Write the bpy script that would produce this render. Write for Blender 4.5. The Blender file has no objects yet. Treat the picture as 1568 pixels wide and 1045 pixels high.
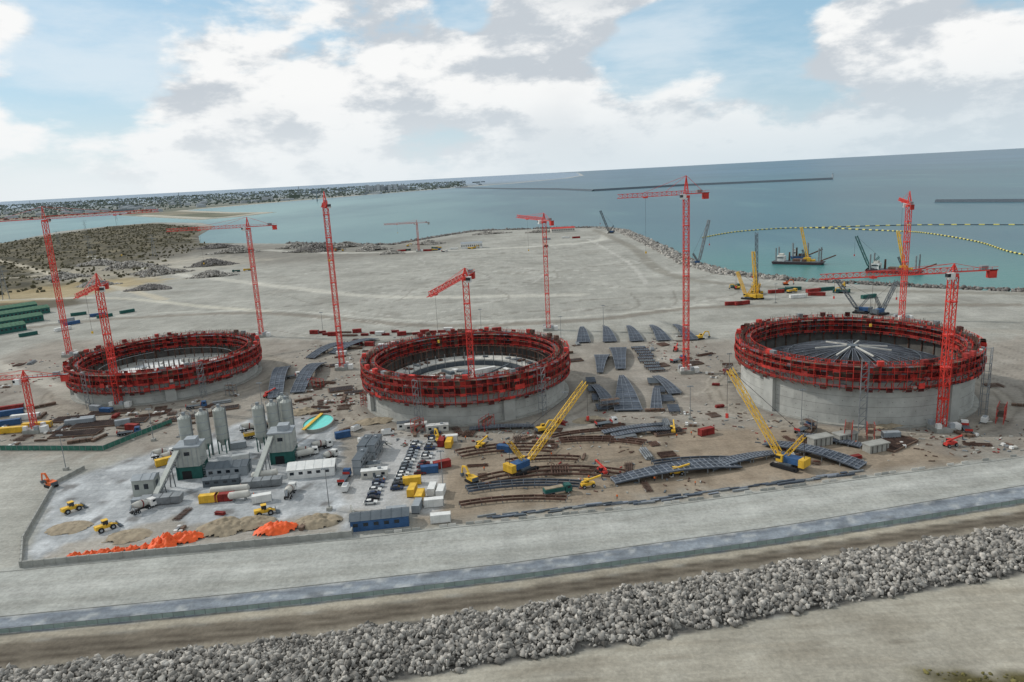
import bpy, math, random
import numpy as np
from mathutils import Vector, Matrix
random.seed(7); rng=np.random.default_rng(7)
SC=bpy.context.scene; COL=bpy.context.collection
SC.view_settings.view_transform='Standard'; SC.view_settings.look='None'; SC.view_settings.exposure=0
def lin(c):
    return tuple(((v/255)/12.92 if v/255<=0.04045 else ((v/255+0.055)/1.055)**2.4) for v in c)
# ---------------------------------------------------------------- materials
MATS={}
def mat(name,rgb,rough=0.8,metal=0.0,var=0.25,scale=0.6,rgb2=None,island=0.0,bump=0.0,spec=0.3):
    if name in MATS: return MATS[name]
    m=bpy.data.materials.new(name); m.use_nodes=True; nt=m.node_tree; N=nt.nodes; L=nt.links
    b=N['Principled BSDF']; b.inputs['Roughness'].default_value=rough; b.inputs['Metallic'].default_value=metal
    b.inputs['Specular IOR Level'].default_value=spec
    tc=N.new('ShaderNodeTexCoord'); no=N.new('ShaderNodeTexNoise'); no.inputs['Scale'].default_value=scale; no.inputs['Detail'].default_value=6; no.inputs['Roughness'].default_value=0.65
    L.new(tc.outputs['Object'],no.inputs['Vector'])
    c1=lin(rgb); c2=lin(rgb2) if rgb2 else tuple(v*(1-var*1.6) for v in c1); c1b=c1 if rgb2 else tuple(min(1,v*(1+var)) for v in c1)
    mr=N.new('ShaderNodeMapRange'); mr.inputs[1].default_value=0.3; mr.inputs[2].default_value=0.7
    L.new(no.outputs['Fac'],mr.inputs[0])
    mx=N.new('ShaderNodeMix'); mx.data_type='RGBA'; mx.inputs[6].default_value=(*c2,1); mx.inputs[7].default_value=(*c1b,1)
    L.new(mr.outputs[0],mx.inputs[0]); out=mx.outputs[2]
    if island>0:
        g=N.new('ShaderNodeNewGeometry'); r=N.new('ShaderNodeMapRange'); r.inputs[3].default_value=1-island; r.inputs[4].default_value=1+island
        L.new(g.outputs['Random Per Island'],r.inputs[0])
        vm=N.new('ShaderNodeVectorMath'); vm.operation='SCALE'; L.new(out,vm.inputs[0]); L.new(r.outputs[0],vm.inputs['Scale']); out=vm.outputs[0]
    L.new(out,b.inputs['Base Color'])
    if bump>0:
        bp=N.new('ShaderNodeBump'); bp.inputs['Strength'].default_value=bump; bp.inputs['Distance'].default_value=0.3
        L.new(no.outputs['Fac'],bp.inputs['Height']); L.new(bp.outputs[0],b.inputs['Normal'])
    MATS[name]=m; return m
RED=mat('red_paint',(184,58,50),0.7,0,0.2,0.5,island=0.2)
REDB=mat('red_crane_paint',(206,62,52),0.5,0,0.1,0.3)
REDD=mat('dark_red_net',(88,44,42),0.95,0,0.35,0.5,island=0.35)
RED2=mat('red_formwork_panel',(134,48,44),0.85,0,0.35,0.4,island=0.35)
BROWN=mat('timber_planks',(104,86,74),0.9,0,0.3,0.5,island=0.3)
RUST=mat('rusty_steel',(94,72,62),0.85,0,0.35,0.8,island=0.3)
STEEL=mat('grey_steel',(128,132,134),0.6,0.2,0.2,0.5,island=0.15)
SLATE=mat('slate_roof_plate',(78,86,96),0.7,0.1,0.25,0.3,island=0.25)
SLATEL=mat('light_roof_rib',(122,128,136),0.6,0.1,0.15,0.3,island=0.2)
DARK=mat('dark_rubber',(34,34,36),0.8,0,0.2,2)
GLASS=mat('dark_glass',(28,36,44),0.15,0,0.1,1,spec=0.6)
WHITE=mat('white_paint',(210,210,206),0.6,0,0.12,0.4,island=0.1)
OFFW=mat('cream_cabin',(186,184,176),0.7,0,0.12,0.4,island=0.1)
YEL=mat('yellow_paint',(214,172,58),0.55,0,0.16,0.5,island=.1)
BLUE=mat('blue_paint',(52,86,126),0.6,0,0.2,0.5)
TEAL=mat('teal_green_paint',(36,86,80),0.6,0,0.15,0.5)
GREEN=mat('green_paint',(70,108,84),0.7,0,0.25,0.5)
GREY=mat('grey_cladding',(142,148,152),0.6,0,0.12,0.4,island=0.1)
GREYD=mat('dark_grey_cladding',(84,92,98),0.6,0,0.15,0.4)
SILO=mat('silo_metal',(162,166,160),0.5,0.1,0.15,0.25)
CONC=mat('concrete',(150,150,144),0.9,0,0.16,0.35,bump=0.1)
CONCT=mat('tank_wall_concrete',(166,167,162),0.9,0,0.14,0.16,island=0.08)
CONCD=mat('dark_concrete',(96,94,90),0.9,0,0.25,0.2)
ORANGE=mat('orange_tarpaulin',(232,96,44),0.6,0,0.18,0.6)
HIVIS=mat('hivis_orange',(230,110,30),0.7,0,0.05,3)
SKIN=mat('skin',(190,140,115),0.6,0,0.05,3)
ROCK=mat('rock_grey',(146,142,135),0.85,0,0.35,0.5,island=0.62,bump=0.3)
ROCKD=mat('rock_dark',(118,114,110),0.9,0,0.3,0.9,island=0.5)
SAND=mat('sand_pile',(146,134,114),0.95,0,0.2,0.5,bump=0.4)
CABLE=mat('cable_dark',(60,56,56),0.7)
# ---------------------------------------------------------------- mesh builder
CUBE_F=[(0,1,3,2),(4,6,7,5),(0,4,5,1),(2,3,7,6),(0,2,6,4),(1,5,7,3)]
class MB:
    def __init__(s): s.v=[];s.f=[];s.m=[];s.mats=[]
    def mi(s,m):
        if m not in s.mats: s.mats.append(m)
        return s.mats.index(m)
    def add(s,vs,fs,m):
        o=len(s.v); s.v.extend(vs); k=s.mi(m)
        for f in fs: s.f.append([i+o for i in f]); s.m.append(k)
    def box(s,c,d,m,rz=0,taper=1.0,ry=0):
        cx,cy,cz=c; hx,hy,hz=d[0]/2,d[1]/2,d[2]/2; co,si=math.cos(rz),math.sin(rz); cy_,sy_=math.cos(ry),math.sin(ry)
        vs=[]
        for ix in (-1,1):
            for iy in (-1,1):
                for iz in (-1,1):
                    t=taper if iz>0 else 1
                    x,y,z=ix*hx*t,iy*hy*t,iz*hz
                    x,z=x*cy_+z*sy_,-x*sy_+z*cy_
                    vs.append((cx+x*co-y*si,cy+x*si+y*co,cz+z))
        s.add(vs,CUBE_F,m)
    def beam(s,a,b,w,m,w2=None):
        a=Vector(a);b=Vector(b);d=b-a
        if d.length<1e-6: return
        d.normalize(); up=Vector((0,0,1)) if abs(d.z)<0.95 else Vector((1,0,0))
        x=d.cross(up).normalized(); y=x.cross(d); h=w/2; g=(w2 or w)/2
        vs=[]
        for p in (a,b):
            for i,j in ((-1,-1),(1,-1),(1,1),(-1,1)): vs.append(tuple(p+x*(i*h)+y*(j*g)))
        s.add(vs,[(0,1,2,3),(7,6,5,4),(0,4,5,1),(1,5,6,2),(2,6,7,3),(3,7,4,0)],m)
    def cyl(s,a,b,r1,r2,m,n=16,caps=True):
        a=Vector(a);b=Vector(b);d=(b-a).normalized(); up=Vector((0,0,1)) if abs(d.z)<0.95 else Vector((1,0,0))
        x=d.cross(up).normalized(); y=x.cross(d); vs=[]
        for p,r in ((a,r1),(b,r2)):
            for i in range(n):
                t=2*math.pi*i/n; vs.append(tuple(p+x*(r*math.cos(t))+y*(r*math.sin(t))))
        fs=[(i,(i+1)%n,n+(i+1)%n,n+i) for i in range(n)]
        if caps: fs+= [tuple(range(n))[::-1],tuple(range(n,2*n))]
        s.add(vs,fs,m)
    def prof(s,pts,y0,y1,m,ins=0.0):
        n=len(pts); zt=max(p[1] for p in pts); zb=min(p[1] for p in pts); vs=[]
        for sg,y in ((1,y0),(-1,y1)):
            for x,z in pts: vs.append((x,y+sg*ins*(z-zb)/max(1e-6,zt-zb),z))
        fs=[(i,(i+1)%n,n+(i+1)%n,n+i) for i in range(n)]+[tuple(range(n))[::-1],tuple(range(n,2*n))]
        s.add(vs,fs,m)
    def mesh(s,name,smooth=False):
        me=bpy.data.meshes.new(name); me.from_pydata(s.v,[],s.f)
        for m in s.mats: me.materials.append(m)
        me.polygons.foreach_set('material_index',s.m)
        if smooth: me.polygons.foreach_set('use_smooth',[True]*len(s.f))
        me.update(); return me
    def obj(s,name,loc=(0,0,0),rz=0,smooth=False): return put(s.mesh(name,smooth),name,loc,rz)
def put(me,name,loc=(0,0,0),rz=0,sc=1):
    o=bpy.data.objects.new(name,me); o.location=loc if len(loc)==3 else (loc[0],loc[1],0); o.rotation_euler=(0,0,rz); o.scale=(sc,sc,sc); COL.objects.link(o); return o
# ---------------------------------------------------------------- ground
fbm_par=[(rng.uniform(0,6.28),rng.uniform(0,6.28),rng.uniform(0,6.28)) for _ in range(40)]
def nz(x,y,wl,k0=0,n=6):
    r=np.zeros_like(x)
    for k in range(n):
        a,p1,p2=fbm_par[(k0*n+k)%40]; w=2*math.pi/(wl*(0.6+0.8*((k*0.37+k0*0.21)%1)))
        r+=np.sin((x*math.cos(a)+y*math.sin(a))*w+p1+1.7*np.sin((x*math.sin(a)-y*math.cos(a))*w*0.6+p2))
    return r/n
def inside(x,y,P):
    P=np.array(P,float); r=np.zeros(x.shape,bool); n=len(P)
    for i in range(n):
        x1,y1=P[i];x2,y2=P[(i+1)%n]
        if y1==y2: continue
        c=((y1>y)!=(y2>y))&(x<(x2-x1)*(y-y1)/(y2-y1)+x1); r^=c
    return r
def sdist(x,y,P):
    P=np.array(P,float); d=np.full(x.shape,1e12); n=len(P)
    for i in range(n):
        ax,ay=P[i];bx,by=P[(i+1)%n]; ex,ey=bx-ax,by-ay; L=ex*ex+ey*ey
        t=np.clip(((x-ax)*ex+(y-ay)*ey)/L,0,1); d=np.minimum(d,(x-ax-t*ex)**2+(y-ay-t*ey)**2)
    d=np.sqrt(d); return np.where(inside(x,y,P),d,-d)
def ss(a,b,v):
    t=np.clip((v-a)/(b-a),0,1); return t*t*(3-2*t)
def line(pts):
    X=[p[0] for p in pts];Y=[p[1] for p in pts]
    sl0=(Y[1]-Y[0])/(X[1]-X[0]); sl1=(Y[-1]-Y[-2])/(X[-1]-X[-2])
    X=[X[0]-2000]+X+[X[-1]+2000]; Y=[Y[0]-2000*sl0]+Y+[Y[-1]+2000*sl1]
    return lambda x: np.interp(x,X,Y)
RLOW=line([(-120,119),(-34,132),(-4,137),(27,142),(66,150),(121,160)])
RTOP=line([(-115,142),(-60,147.5),(-1,156),(66,169),(136,182)])
FEN=line([(-125,156),(-64,161),(-3,168),(69,179.5),(145,195)])
STR=line([(-130,164),(-67,169.5),(-3,177),(73,189.5),(153,207)])
WAL=line([(-140,188),(-49,196),(-19,200),(39,206),(167,229)])
LAND=[(-9000,-900),(-9000,3200),(-4000,2300),(-1900,1950),(-1219,1800),(-1350,2250),(-1300,2450),(-1195,2572),(-950,2350),(-821,2119),(-700,1700),(-600,1460),(-390,1324),(-260,1220),(-181,1180),(-120,1290),(-60,1380),(99,1350),(160,1310),(190,1220),(190,924),(187,760),(200,680),(236,626),(308,563),(363,520),(600,430),(2600,-300),(2600,-900)]
FAR=[(-40000,3900),(-5000,3700),(-2700,3600),(-2100,4300),(-1900,3700),(-1069,2620),(-960,2700),(-904,2986),(-1100,3150),(-1700,4000),(-1450,4750),(-1056,5749),(-434,6996),(181,8200),(900,10500),(1500,14000),(3000,30000),(4000,58000),(-60000,58000),(-60000,3900)]
def ygrid():
    ys=[-800,-400,-150,-50,0,40,70]; y=90.0
    while y<59000: ys.append(y); y+=max(1.0,0.0085*y)
    ys.append(60000.0)
    return np.array(ys)
ys=ygrid(); ss_=np.concatenate([np.linspace(-3,-0.82,24),np.linspace(-0.8,0.8,680),np.linspace(0.82,3,24)])
Yg,Sg=np.meshgrid(ys,ss_,indexing='ij'); Xg=Sg*(np.maximum(Yg,0)+220)
X=Xg.ravel();Y=Yg.ravel()
def C(c): return np.array(lin(c))
col=np.tile(C((150,149,141)),(len(X),1))
def blend(mask,c):
    global col
    col=col*(1-mask[:,None])+C(c)*mask[:,None]
n1=nz(X,Y,90,0);n2=nz(X,Y,30,1);n3=nz(X,Y,11,2);n4=nz(X,Y,400,3)
blend(ss(-0.2,0.9,n1+0.4*n2)*0.5,(166,164,156)); blend(ss(0.2,0.9,-n1+0.5*n3)*0.45,(126,122,113))
blend(ss(0.1,0.7,nz(X*.35,Y,60,5))*.3*(Y>380),(120,118,110))
SITE=[(-340,300),(-150,275),(-120,196),(170,229),(420,270),(420,420),(250,380),(100,420),(-60,450),(-140,480),(-330,520)]
blend(ss(-14,10,sdist(X,Y,SITE)+8*n3)*0.85,(136,129,119))
sm=ss(-5,10,sdist(X,Y,SITE))
blend(ss(0.15,0.8,n2+0.5*n3)*sm*0.55,(108,99,90)); blend(ss(0.2,0.8,-n2+0.6*n1)*sm*0.5,(156,151,142))
YARD=[(-30,200),(150,225),(130,262),(60,275),(-20,268),(-30,245)]
blend(ss(-6,8,sdist(X,Y,YARD)+4*n3)*0.8,(138,124,106)); blend(ss(0,0.6,nz(X,Y,13,4))*ss(-3,8,sdist(X,Y,YARD))*0.5,(108,96,82))
PLANT=[(-140,189),(-49,197),(-56,222),(-70,275),(-80,307),(-112,318),(-140,282),(-166,250)]
pm=ss(-3,3,sdist(X,Y,PLANT)+2*n3); blend(pm,(152,155,156)); blend(pm*ss(0.05,0.5,nz(X,Y,18,4)),(180,183,184)); blend(pm*ss(0.25,0.6,nz(X,Y,14,5))*0.8,(98,96,94)); blend(pm*ss(0.3,0.5,nz(X,Y,6,0))*0.5,(196,197,197))
CARP=[(-56,215),(-24,207),(-28,262),(-36,290),(-62,288),(-60,250)]
blend(ss(-2,3,sdist(X,Y,CARP)+n3)*0.8,(168,169,168))
blend(ss(-2,2,sdist(X,Y,[(-138,189),(-52,196),(-56,214),(-95,206),(-110,216),(-135,200)])+3*n3)*0.55,(146,134,114))
for cx,cy in ((146,307),(-22,335),(-187,390)):
    d=np.hypot(X-cx,Y-cy)
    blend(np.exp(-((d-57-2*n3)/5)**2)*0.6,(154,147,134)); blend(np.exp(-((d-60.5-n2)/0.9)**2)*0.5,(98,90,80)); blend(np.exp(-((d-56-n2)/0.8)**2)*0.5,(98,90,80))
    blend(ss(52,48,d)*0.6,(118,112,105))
def track(P,w,c,a):
    d=np.full(X.shape,1e12)
    for i in range(len(P)-1):
        ax,ay=P[i];bx,by=P[i+1];ex,ey=bx-ax,by-ay
        t=np.clip(((X-ax)*ex+(Y-ay)*ey)/(ex*ex+ey*ey),0,1); d=np.minimum(d,(X-ax-t*ex)**2+(Y-ay-t*ey)**2)
    d=np.sqrt(d)+n3*w*0.25
    blend(ss(w,w*0.55,d)*a,c)
def curve(P,k=8):
    Q=[]
    for i in range(len(P)-1):
        p0=P[max(i-1,0)];p1=P[i];p2=P[i+1];p3=P[min(i+2,len(P)-1)]
        for q in range(k):
            t_=q/k; Q.append(tuple(.5*((2*p1[j])+(-p0[j]+p2[j])*t_+(2*p0[j]-5*p1[j]+4*p2[j]-p3[j])*t_*t_+(-p0[j]+3*p1[j]-3*p2[j]+p3[j])*t_**3) for j in (0,1)))
    return Q+[P[-1]]
SCR=[(-3000,560),(-640,700),(-500,800),(-450,960),(-520,1150),(-520,1340),(-640,1560),(-730,1800),(-850,2080),(-1180,2500),(-1270,2400),(-1219,1780),(-1500,1860),(-1900,1930),(-3000,2100)]
sS=sdist(X,Y,SCR)
SM=ss(-40,30,sS+30*n1)
blend(SM*0.95,(84,78,60)); blend(SM*ss(0.0,0.5,n1+0.5*n2)*0.8,(56,55,44)); blend(SM*ss(0.1,0.6,-n1+0.6*n4)*0.6,(118,110,88))
TAN=[(-900,560),(-560,600),(-440,760),(-400,860),(-460,900),(-560,820),(-900,820)]
blend(ss(-30,20,sdist(X,Y,TAN)+22*n2)*0.85,(158,142,108))
blend(ss(-10,10,sdist(X,Y,[(-620,660),(-470,640),(-400,700),(-440,745),(-560,720)])+8*n2)*0.85,(80,72,54))
blend(ss(-40,40,sdist(X,Y,[(-480,1050),(-300,960),(-130,1000),(-60,1250),(-200,1160),(-400,1300),(-620,1430),(-620,1250)])+25*n1)*0.7,(112,108,100))
blend(ss(0,40,sdist(X,Y,[(-560,860),(-380,900),(-300,1050),(-480,1180),(-700,1050)])+25*n2)*0.5,(172,166,152))
track(curve([(-420,560),(-330,600),(-202,592),(-60,505),(52,494),(148,516),(330,470)]),7,(122,116,106),0.8); track(curve([(-420,575),(-330,615),(-202,606),(-60,520),(52,508),(148,530)]),2.5,(180,178,168),0.8)
track(curve([(-380,500),(-318,447),(-262,400),(-220,360)]),6,(170,165,154),0.8)
track(curve([(-900,800),(-560,760),(-400,730),(-265,640),(-200,600)]),6,(184,180,166),0.8)
track(curve([(-1100,1500),(-800,1200),(-620,1000),(-440,820),(-330,700)]),7,(176,168,150),0.85)
track(curve([(-1000,1000),(-760,960),(-560,1000),(-450,1120)]),6,(170,162,146),0.8)
track(curve([(-700,1250),(-480,980),(-330,840),(-202,720),(-100,640),(60,600)]),9,(184,181,170),0.7)
track(curve([(-390,1200),(-240,1080),(-50,1030),(120,1050),(160,1200)]),9,(180,178,168),0.8)
track(curve([(150,1260),(160,950),(150,700),(200,600),(310,530),(420,480)]),8,(122,118,108),0.7)
track(curve([(120,1100),(130,800),(120,640)]),3,(176,174,166),0.7)
for k in range(30):
    x0=random.uniform(-260,120);y0=random.uniform(480,1000);a=random.uniform(-1,1); P=curve([(x0,y0),(x0+60*math.cos(a),y0+60*math.sin(a)+20),(x0+140*math.cos(a),y0+110*math.sin(a)),(x0+200*math.cos(a+.6),y0+130*math.sin(a+.6))],4)
    track(P,1.3,random.choice([(114,110,102),(180,178,170)]),0.55)
track(curve([(240,420),(300,380),(330,300),(300,250),(260,228)]),7,(148,144,134),0.7)
for k in range(16):
    x0=random.uniform(60,125) if k%2 else random.uniform(-130,-70); y0=random.uniform(250,420)
    track(curve([(x0,y0),(x0+18,y0+10),(x0+26,y0+30)],5),.8,random.choice([(100,92,82),(168,162,150)]),.6)
for k in range(5):
    track([(185+k*9,235+k*4),(215+k*10,300),(205+k*12,390)],.9,(108,102,94),.6)
w,s_,fe,rt,rl=WAL(X),STR(X),FEN(X),RTOP(X),RLOW(X)
jit=0.35*n3
def band(lo,hi,c,a=1,soft=0.5):
    blend(ss(-soft,soft,Y-lo+jit)*ss(-soft,soft,hi-Y+jit)*a,c)
nS=nz(X*0.12,Y,2.2,3)
band(s_,w+1.5*n2,(158,159,153)); 
band(s_+3,s_+7,(143,143,136),0.6,1.6); band(s_+10,s_+13,(172,172,166),0.6,1.6); band(s_+15,s_+17,(146,145,138),0.5,1)
blend(ss(.2,.6,nz(X*.1,Y,1.6,1))*(Y>s_)*(Y<w)*.28,(132,131,125)); blend(ss(.2,.6,nz(X*.25,Y,7,2))*(Y>s_)*(Y<w)*.3,(176,176,170))
band(fe,s_,(112,119,127)); band(fe+3.0,s_-2.6,(134,141,147),0.8,0.5); band(fe+2.6,fe+3.1,(88,93,99),0.8,0.3); band(s_-.6,s_,(182,181,175),0.6,0.3)  # thin dark line near the fence: shadow line painted into the ground colour
blend(ss(-0.5,0.5,Y-fe)*ss(-.5,.5,s_-Y)*ss(0.2,0.5,nz(X,Y*2,9,5))*0.7,(168,171,170)); blend(ss(-0.5,0.5,Y-fe)*ss(-.5,.5,s_-Y)*ss(0.2,0.6,nz(X,Y*2,14,2))*0.6,(88,93,98))
band(fe-3.5,fe,(158,151,136)); band(rt,fe-3.5,(106,98,86),0.95,1.0); band(rt+3.4,rt+4.6,(70,63,54),0.8,0.6); band(rt+6.3,rt+7.3,(70,63,54),0.7,0.5)
band(rt-0.5,rt+2.2,(136,129,116),0.8,1)
blend(ss(0,.5,nS)*(Y>rt)*(Y<fe)*.3,(84,76,66)); 
band(rl-1,rt,(88,86,82)); band(np.full_like(X,-1000),rl-1,(156,151,138)); blend((Y<rl-2)*ss(0,.7,nz(X*.3,Y,5,4))*.4,(172,168,156)); blend((Y<rl-2)*ss(0,.7,nz(X*.2,Y,9,1))*.5,(134,127,113))
blend((Y<rl)*ss(.35,.6,nz(X*.06,Y,2.5,3))*.4,(116,108,94))
blend(ss(-1,3,(RLOW(X)-28-0.35*(X-90))-Y+2*n3)*ss(70,84,X),(84,78,48))
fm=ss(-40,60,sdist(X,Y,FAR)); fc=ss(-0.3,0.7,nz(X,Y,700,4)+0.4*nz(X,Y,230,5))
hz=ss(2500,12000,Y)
far=(C((98,100,84))[None,:]*(1-fc[:,None])+C((136,128,110))[None,:]*fc[:,None])*(1-hz[:,None])+C((138,154,168))[None,:]*hz[:,None]  # far land fades to pale blue: aerial haze painted into the vertex colour
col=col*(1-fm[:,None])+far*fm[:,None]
sand=ss(0,1,1-np.abs(sdist(X,Y,FAR)-40)/50)*(X>-1700); col=col*(1-sand[:,None]*0.7)+C((196,190,176))*sand[:,None]*0.7
dl=sdist(X,Y,LAND)+n3*1.5; dF=sdist(X,Y,FAR)+10*n2
land=np.maximum(dl,dF)
blend(ss(10,2,dl)*(dF<0)*(dl>-20)*0.6,(112,106,96))
Z=(ss(-14,8,land)-1)*7
Z+=ss(-40,30,sS)*np.clip(n2+n1,0,2)*2.2*(land>20)
u_=np.clip((Y-rl)/np.maximum(rt-rl,1),0,1); Z+=1.4*np.sin(np.pi*u_)
NY,NX=Yg.shape
idx=np.arange(NY*NX).reshape(NY,NX); F=np.stack([idx[:-1,:-1],idx[:-1,1:],idx[1:,1:],idx[1:,:-1]],-1).reshape(-1,4)
def npmesh(name,V,F,mats,cols=None,smooth=False):
    me=bpy.data.meshes.new(name); k=F.shape[1]
    me.vertices.add(len(V)); me.vertices.foreach_set('co',V.astype(np.float32).ravel())
    me.loops.add(F.size); me.loops.foreach_set('vertex_index',F.astype(np.int32).ravel())
    me.polygons.add(len(F)); me.polygons.foreach_set('loop_start',np.arange(0,F.size,k,dtype=np.int32)); me.polygons.foreach_set('loop_total',np.full(len(F),k,dtype=np.int32))
    if smooth: me.polygons.foreach_set('use_smooth',np.ones(len(F),bool))
    for m in mats: me.materials.append(m)
    me.update(calc_edges=True)
    if cols is not None:
        a=me.color_attributes.new('Col','FLOAT_COLOR','POINT'); a.data.foreach_set('color',np.concatenate([cols,np.ones((len(cols),1))],1).astype(np.float32).ravel())
    return me
def ground_mat():
    m=bpy.data.materials.new('ground_sand_and_gravel'); m.use_nodes=True; nt=m.node_tree;N=nt.nodes;L=nt.links;b=N['Principled BSDF']
    b.inputs['Roughness'].default_value=0.95; b.inputs['Specular IOR Level'].default_value=0.15
    at=N.new('ShaderNodeVertexColor'); at.layer_name='Col'; tc=N.new('ShaderNodeTexCoord')
    cur=at.outputs['Color']
    for sc,det,lo,hi,st in ((0.9,5,0.8,1.18,(1,1,1)),(0.06,8,0.82,1.16,(1,1,1)),(0.5,5,0.88,1.12,(0.08,1,1)),(0.012,6,0.84,1.12,(1,1,1)),(0.25,6,0.92,1.08,(1,0.12,1))):
        mp=N.new('ShaderNodeMapping'); mp.inputs['Scale'].default_value=st; mp.inputs['Rotation'].default_value=(0,0,-0.16)
        L.new(tc.outputs['Object'],mp.inputs[0])
        no=N.new('ShaderNodeTexNoise'); no.inputs['Scale'].default_value=sc; no.inputs['Detail'].default_value=det; no.inputs['Roughness'].default_value=0.7; no.inputs['Distortion'].default_value=0.4
        L.new(mp.outputs[0],no.inputs['Vector'])
        mr=N.new('ShaderNodeMapRange'); mr.inputs[1].default_value=0.3;mr.inputs[2].default_value=0.7;mr.inputs[3].default_value=lo;mr.inputs[4].default_value=hi
        L.new(no.outputs['Fac'],mr.inputs[0]); vm=N.new('ShaderNodeVectorMath'); vm.operation='SCALE'; L.new(cur,vm.inputs[0]); L.new(mr.outputs[0],vm.inputs['Scale']); cur=vm.outputs[0]
        if sc==0.9: n0=no
    L.new(cur,b.inputs['Base Color'])
    bp=N.new('ShaderNodeBump'); bp.inputs['Strength'].default_value=0.35; bp.inputs['Distance'].default_value=0.4; L.new(n0.outputs['Fac'],bp.inputs['Height']); L.new(bp.outputs[0],b.inputs['Normal'])
    return m
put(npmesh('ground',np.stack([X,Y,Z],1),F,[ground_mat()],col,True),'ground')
# ---------------------------------------------------------------- sea
def water_mat():
    m=bpy.data.materials.new('sea_water'); m.use_nodes=True; nt=m.node_tree;N=nt.nodes;L=nt.links;b=N['Principled BSDF']
    b.inputs['Roughness'].default_value=0.34; b.inputs['Specular IOR Level'].default_value=0.2; b.inputs['IOR'].default_value=1.33
    g=N.new('ShaderNodeNewGeometry'); sx=N.new('ShaderNodeSeparateXYZ'); L.new(g.outputs['Position'],sx.inputs[0])
    def noise(scale,st,det=5):
        mp=N.new('ShaderNodeMapping'); mp.inputs['Scale'].default_value=st; L.new(g.outputs['Position'],mp.inputs[0])
        no=N.new('ShaderNodeTexNoise'); no.inputs['Scale'].default_value=scale; no.inputs['Detail'].default_value=det; no.inputs['Roughness'].default_value=0.6; L.new(mp.outputs[0],no.inputs['Vector']); return no.outputs['Fac']
    def mr(i,a,b_,c,d):
        r=N.new('ShaderNodeMapRange'); r.interpolation_type='SMOOTHSTEP'; L.new(i,r.inputs[0]); r.inputs[1].default_value=a;r.inputs[2].default_value=b_;r.inputs[3].default_value=c;r.inputs[4].default_value=d; return r.outputs[0]
    def ma(op,a,b_):
        r=N.new('ShaderNodeMath'); r.operation=op
        for i,v in enumerate((a,b_)):
            if isinstance(v,(int,float)): r.inputs[i].default_value=v
            else: L.new(v,r.inputs[i])
        return r.outputs[0]
    def mix(f,a,b_):
        r=N.new('ShaderNodeMix'); r.data_type='RGBA'; L.new(f,r.inputs[0])
        for i,v in ((6,a),(7,b_)):
            if isinstance(v,tuple): r.inputs[i].default_value=(*v,1)
            else: L.new(v,r.inputs[i])
        return r.outputs[2]
    big=noise(0.0011,(1,0.35,1)); wob=ma('MULTIPLY',ma('SUBTRACT',big,0.5),1400)
    xs=ma('ADD',sx.outputs[0],wob)
    c=mix(mr(xs,-1100,400,0,1),lin((116,150,148)),lin((48,94,106)))
    c=mix(mr(sx.outputs[1],1500,9000,0,0.8),c,lin((60,98,122)))
    sh=ma('ADD',ma('MULTIPLY',sx.outputs[0],0.62),sx.outputs[1]); sh=ma('ADD',sh,ma('MULTIPLY',wob,0.3))
    c=mix(mr(sh,740,1200,0.8,0),c,lin((66,120,114)))
    c=mix(mr(noise(0.0016,(0.6,0.25,1),6),0.42,0.6,0,0.5),c,lin((36,78,94)))  # dark patches: cloud shadows painted into the water colour
    c=mix(mr(noise(0.006,(1,0.3,1),6),0.52,0.7,0,0.3),c,lin((92,132,132)))
    L.new(c,b.inputs['Base Color'])
    bp=N.new('ShaderNodeBump'); bp.inputs['Strength'].default_value=0.6; bp.inputs['Distance'].default_value=0.8; L.new(noise(0.22,(1,0.8,1),6),bp.inputs['Height']); L.new(bp.outputs[0],b.inputs['Normal'])
    return m
V=np.array([(-60000,-800,-2),(60000,-800,-2),(60000,60000,-2),(-60000,60000,-2)],float)
put(npmesh('sea',V,np.array([[0,1,2,3]]),[water_mat()]),'sea')
# ---------------------------------------------------------------- rocks
t=(1+5**.5)/2
IV=np.array([(-1,t,0),(1,t,0),(-1,-t,0),(1,-t,0),(0,-1,t),(0,1,t),(0,-1,-t),(0,1,-t),(t,0,-1),(t,0,1),(-t,0,-1),(-t,0,1)],float)/1.9
IF=np.array([(0,11,5),(0,5,1),(0,1,7),(0,7,10),(0,10,11),(1,5,9),(5,11,4),(11,10,2),(10,7,6),(7,1,8),(3,9,4),(3,4,2),(3,2,6),(3,6,8),(3,8,9),(4,9,5),(2,4,11),(6,2,10),(8,6,7),(9,8,1)])
def rocks(name,P,S,m,loc=(0,0,0),jt=.42):
    n=len(P); V=IV[None]*(1+rng.uniform(-jt,jt,(n,12,1)))*rng.uniform(0.5,1.35,(n,1,3))
    a=rng.uniform(0,6.28,n);ca,sa=np.cos(a),np.sin(a); x=V[:,:,0]*ca[:,None]-V[:,:,1]*sa[:,None]; y=V[:,:,0]*sa[:,None]+V[:,:,1]*ca[:,None]
    V=np.stack([x,y,V[:,:,2]],-1)*np.array(S)[:,None,None]+np.array(P)[:,None,:]
    F=(IF[None]+np.arange(n)[:,None,None]*12).reshape(-1,3)
    return put(npmesh(name,V.reshape(-1,3),F,[m]),name,loc)
n=30000; x=rng.uniform(-185,225,n); u=rng.uniform(0,1,n); lo,hi=RLOW(x),RTOP(x)
e=1+0.09*np.sin(x*0.31)+.07*np.sin(x*.83+1)
y=lo+(hi-lo)*((u-.5)*e+.5)+rng.uniform(-.6,.6,n); z=1.6*np.sin(np.pi*np.clip(u,0,1))**.7+.5*nz(x,y,7,2)*np.sin(np.pi*u)+rng.uniform(-.1,.35,n)
rocks('riprap_rocks',np.stack([x,y,z],1),rng.uniform(0,1,n)**2*.62+.24,ROCK,jt=.5)
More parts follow.
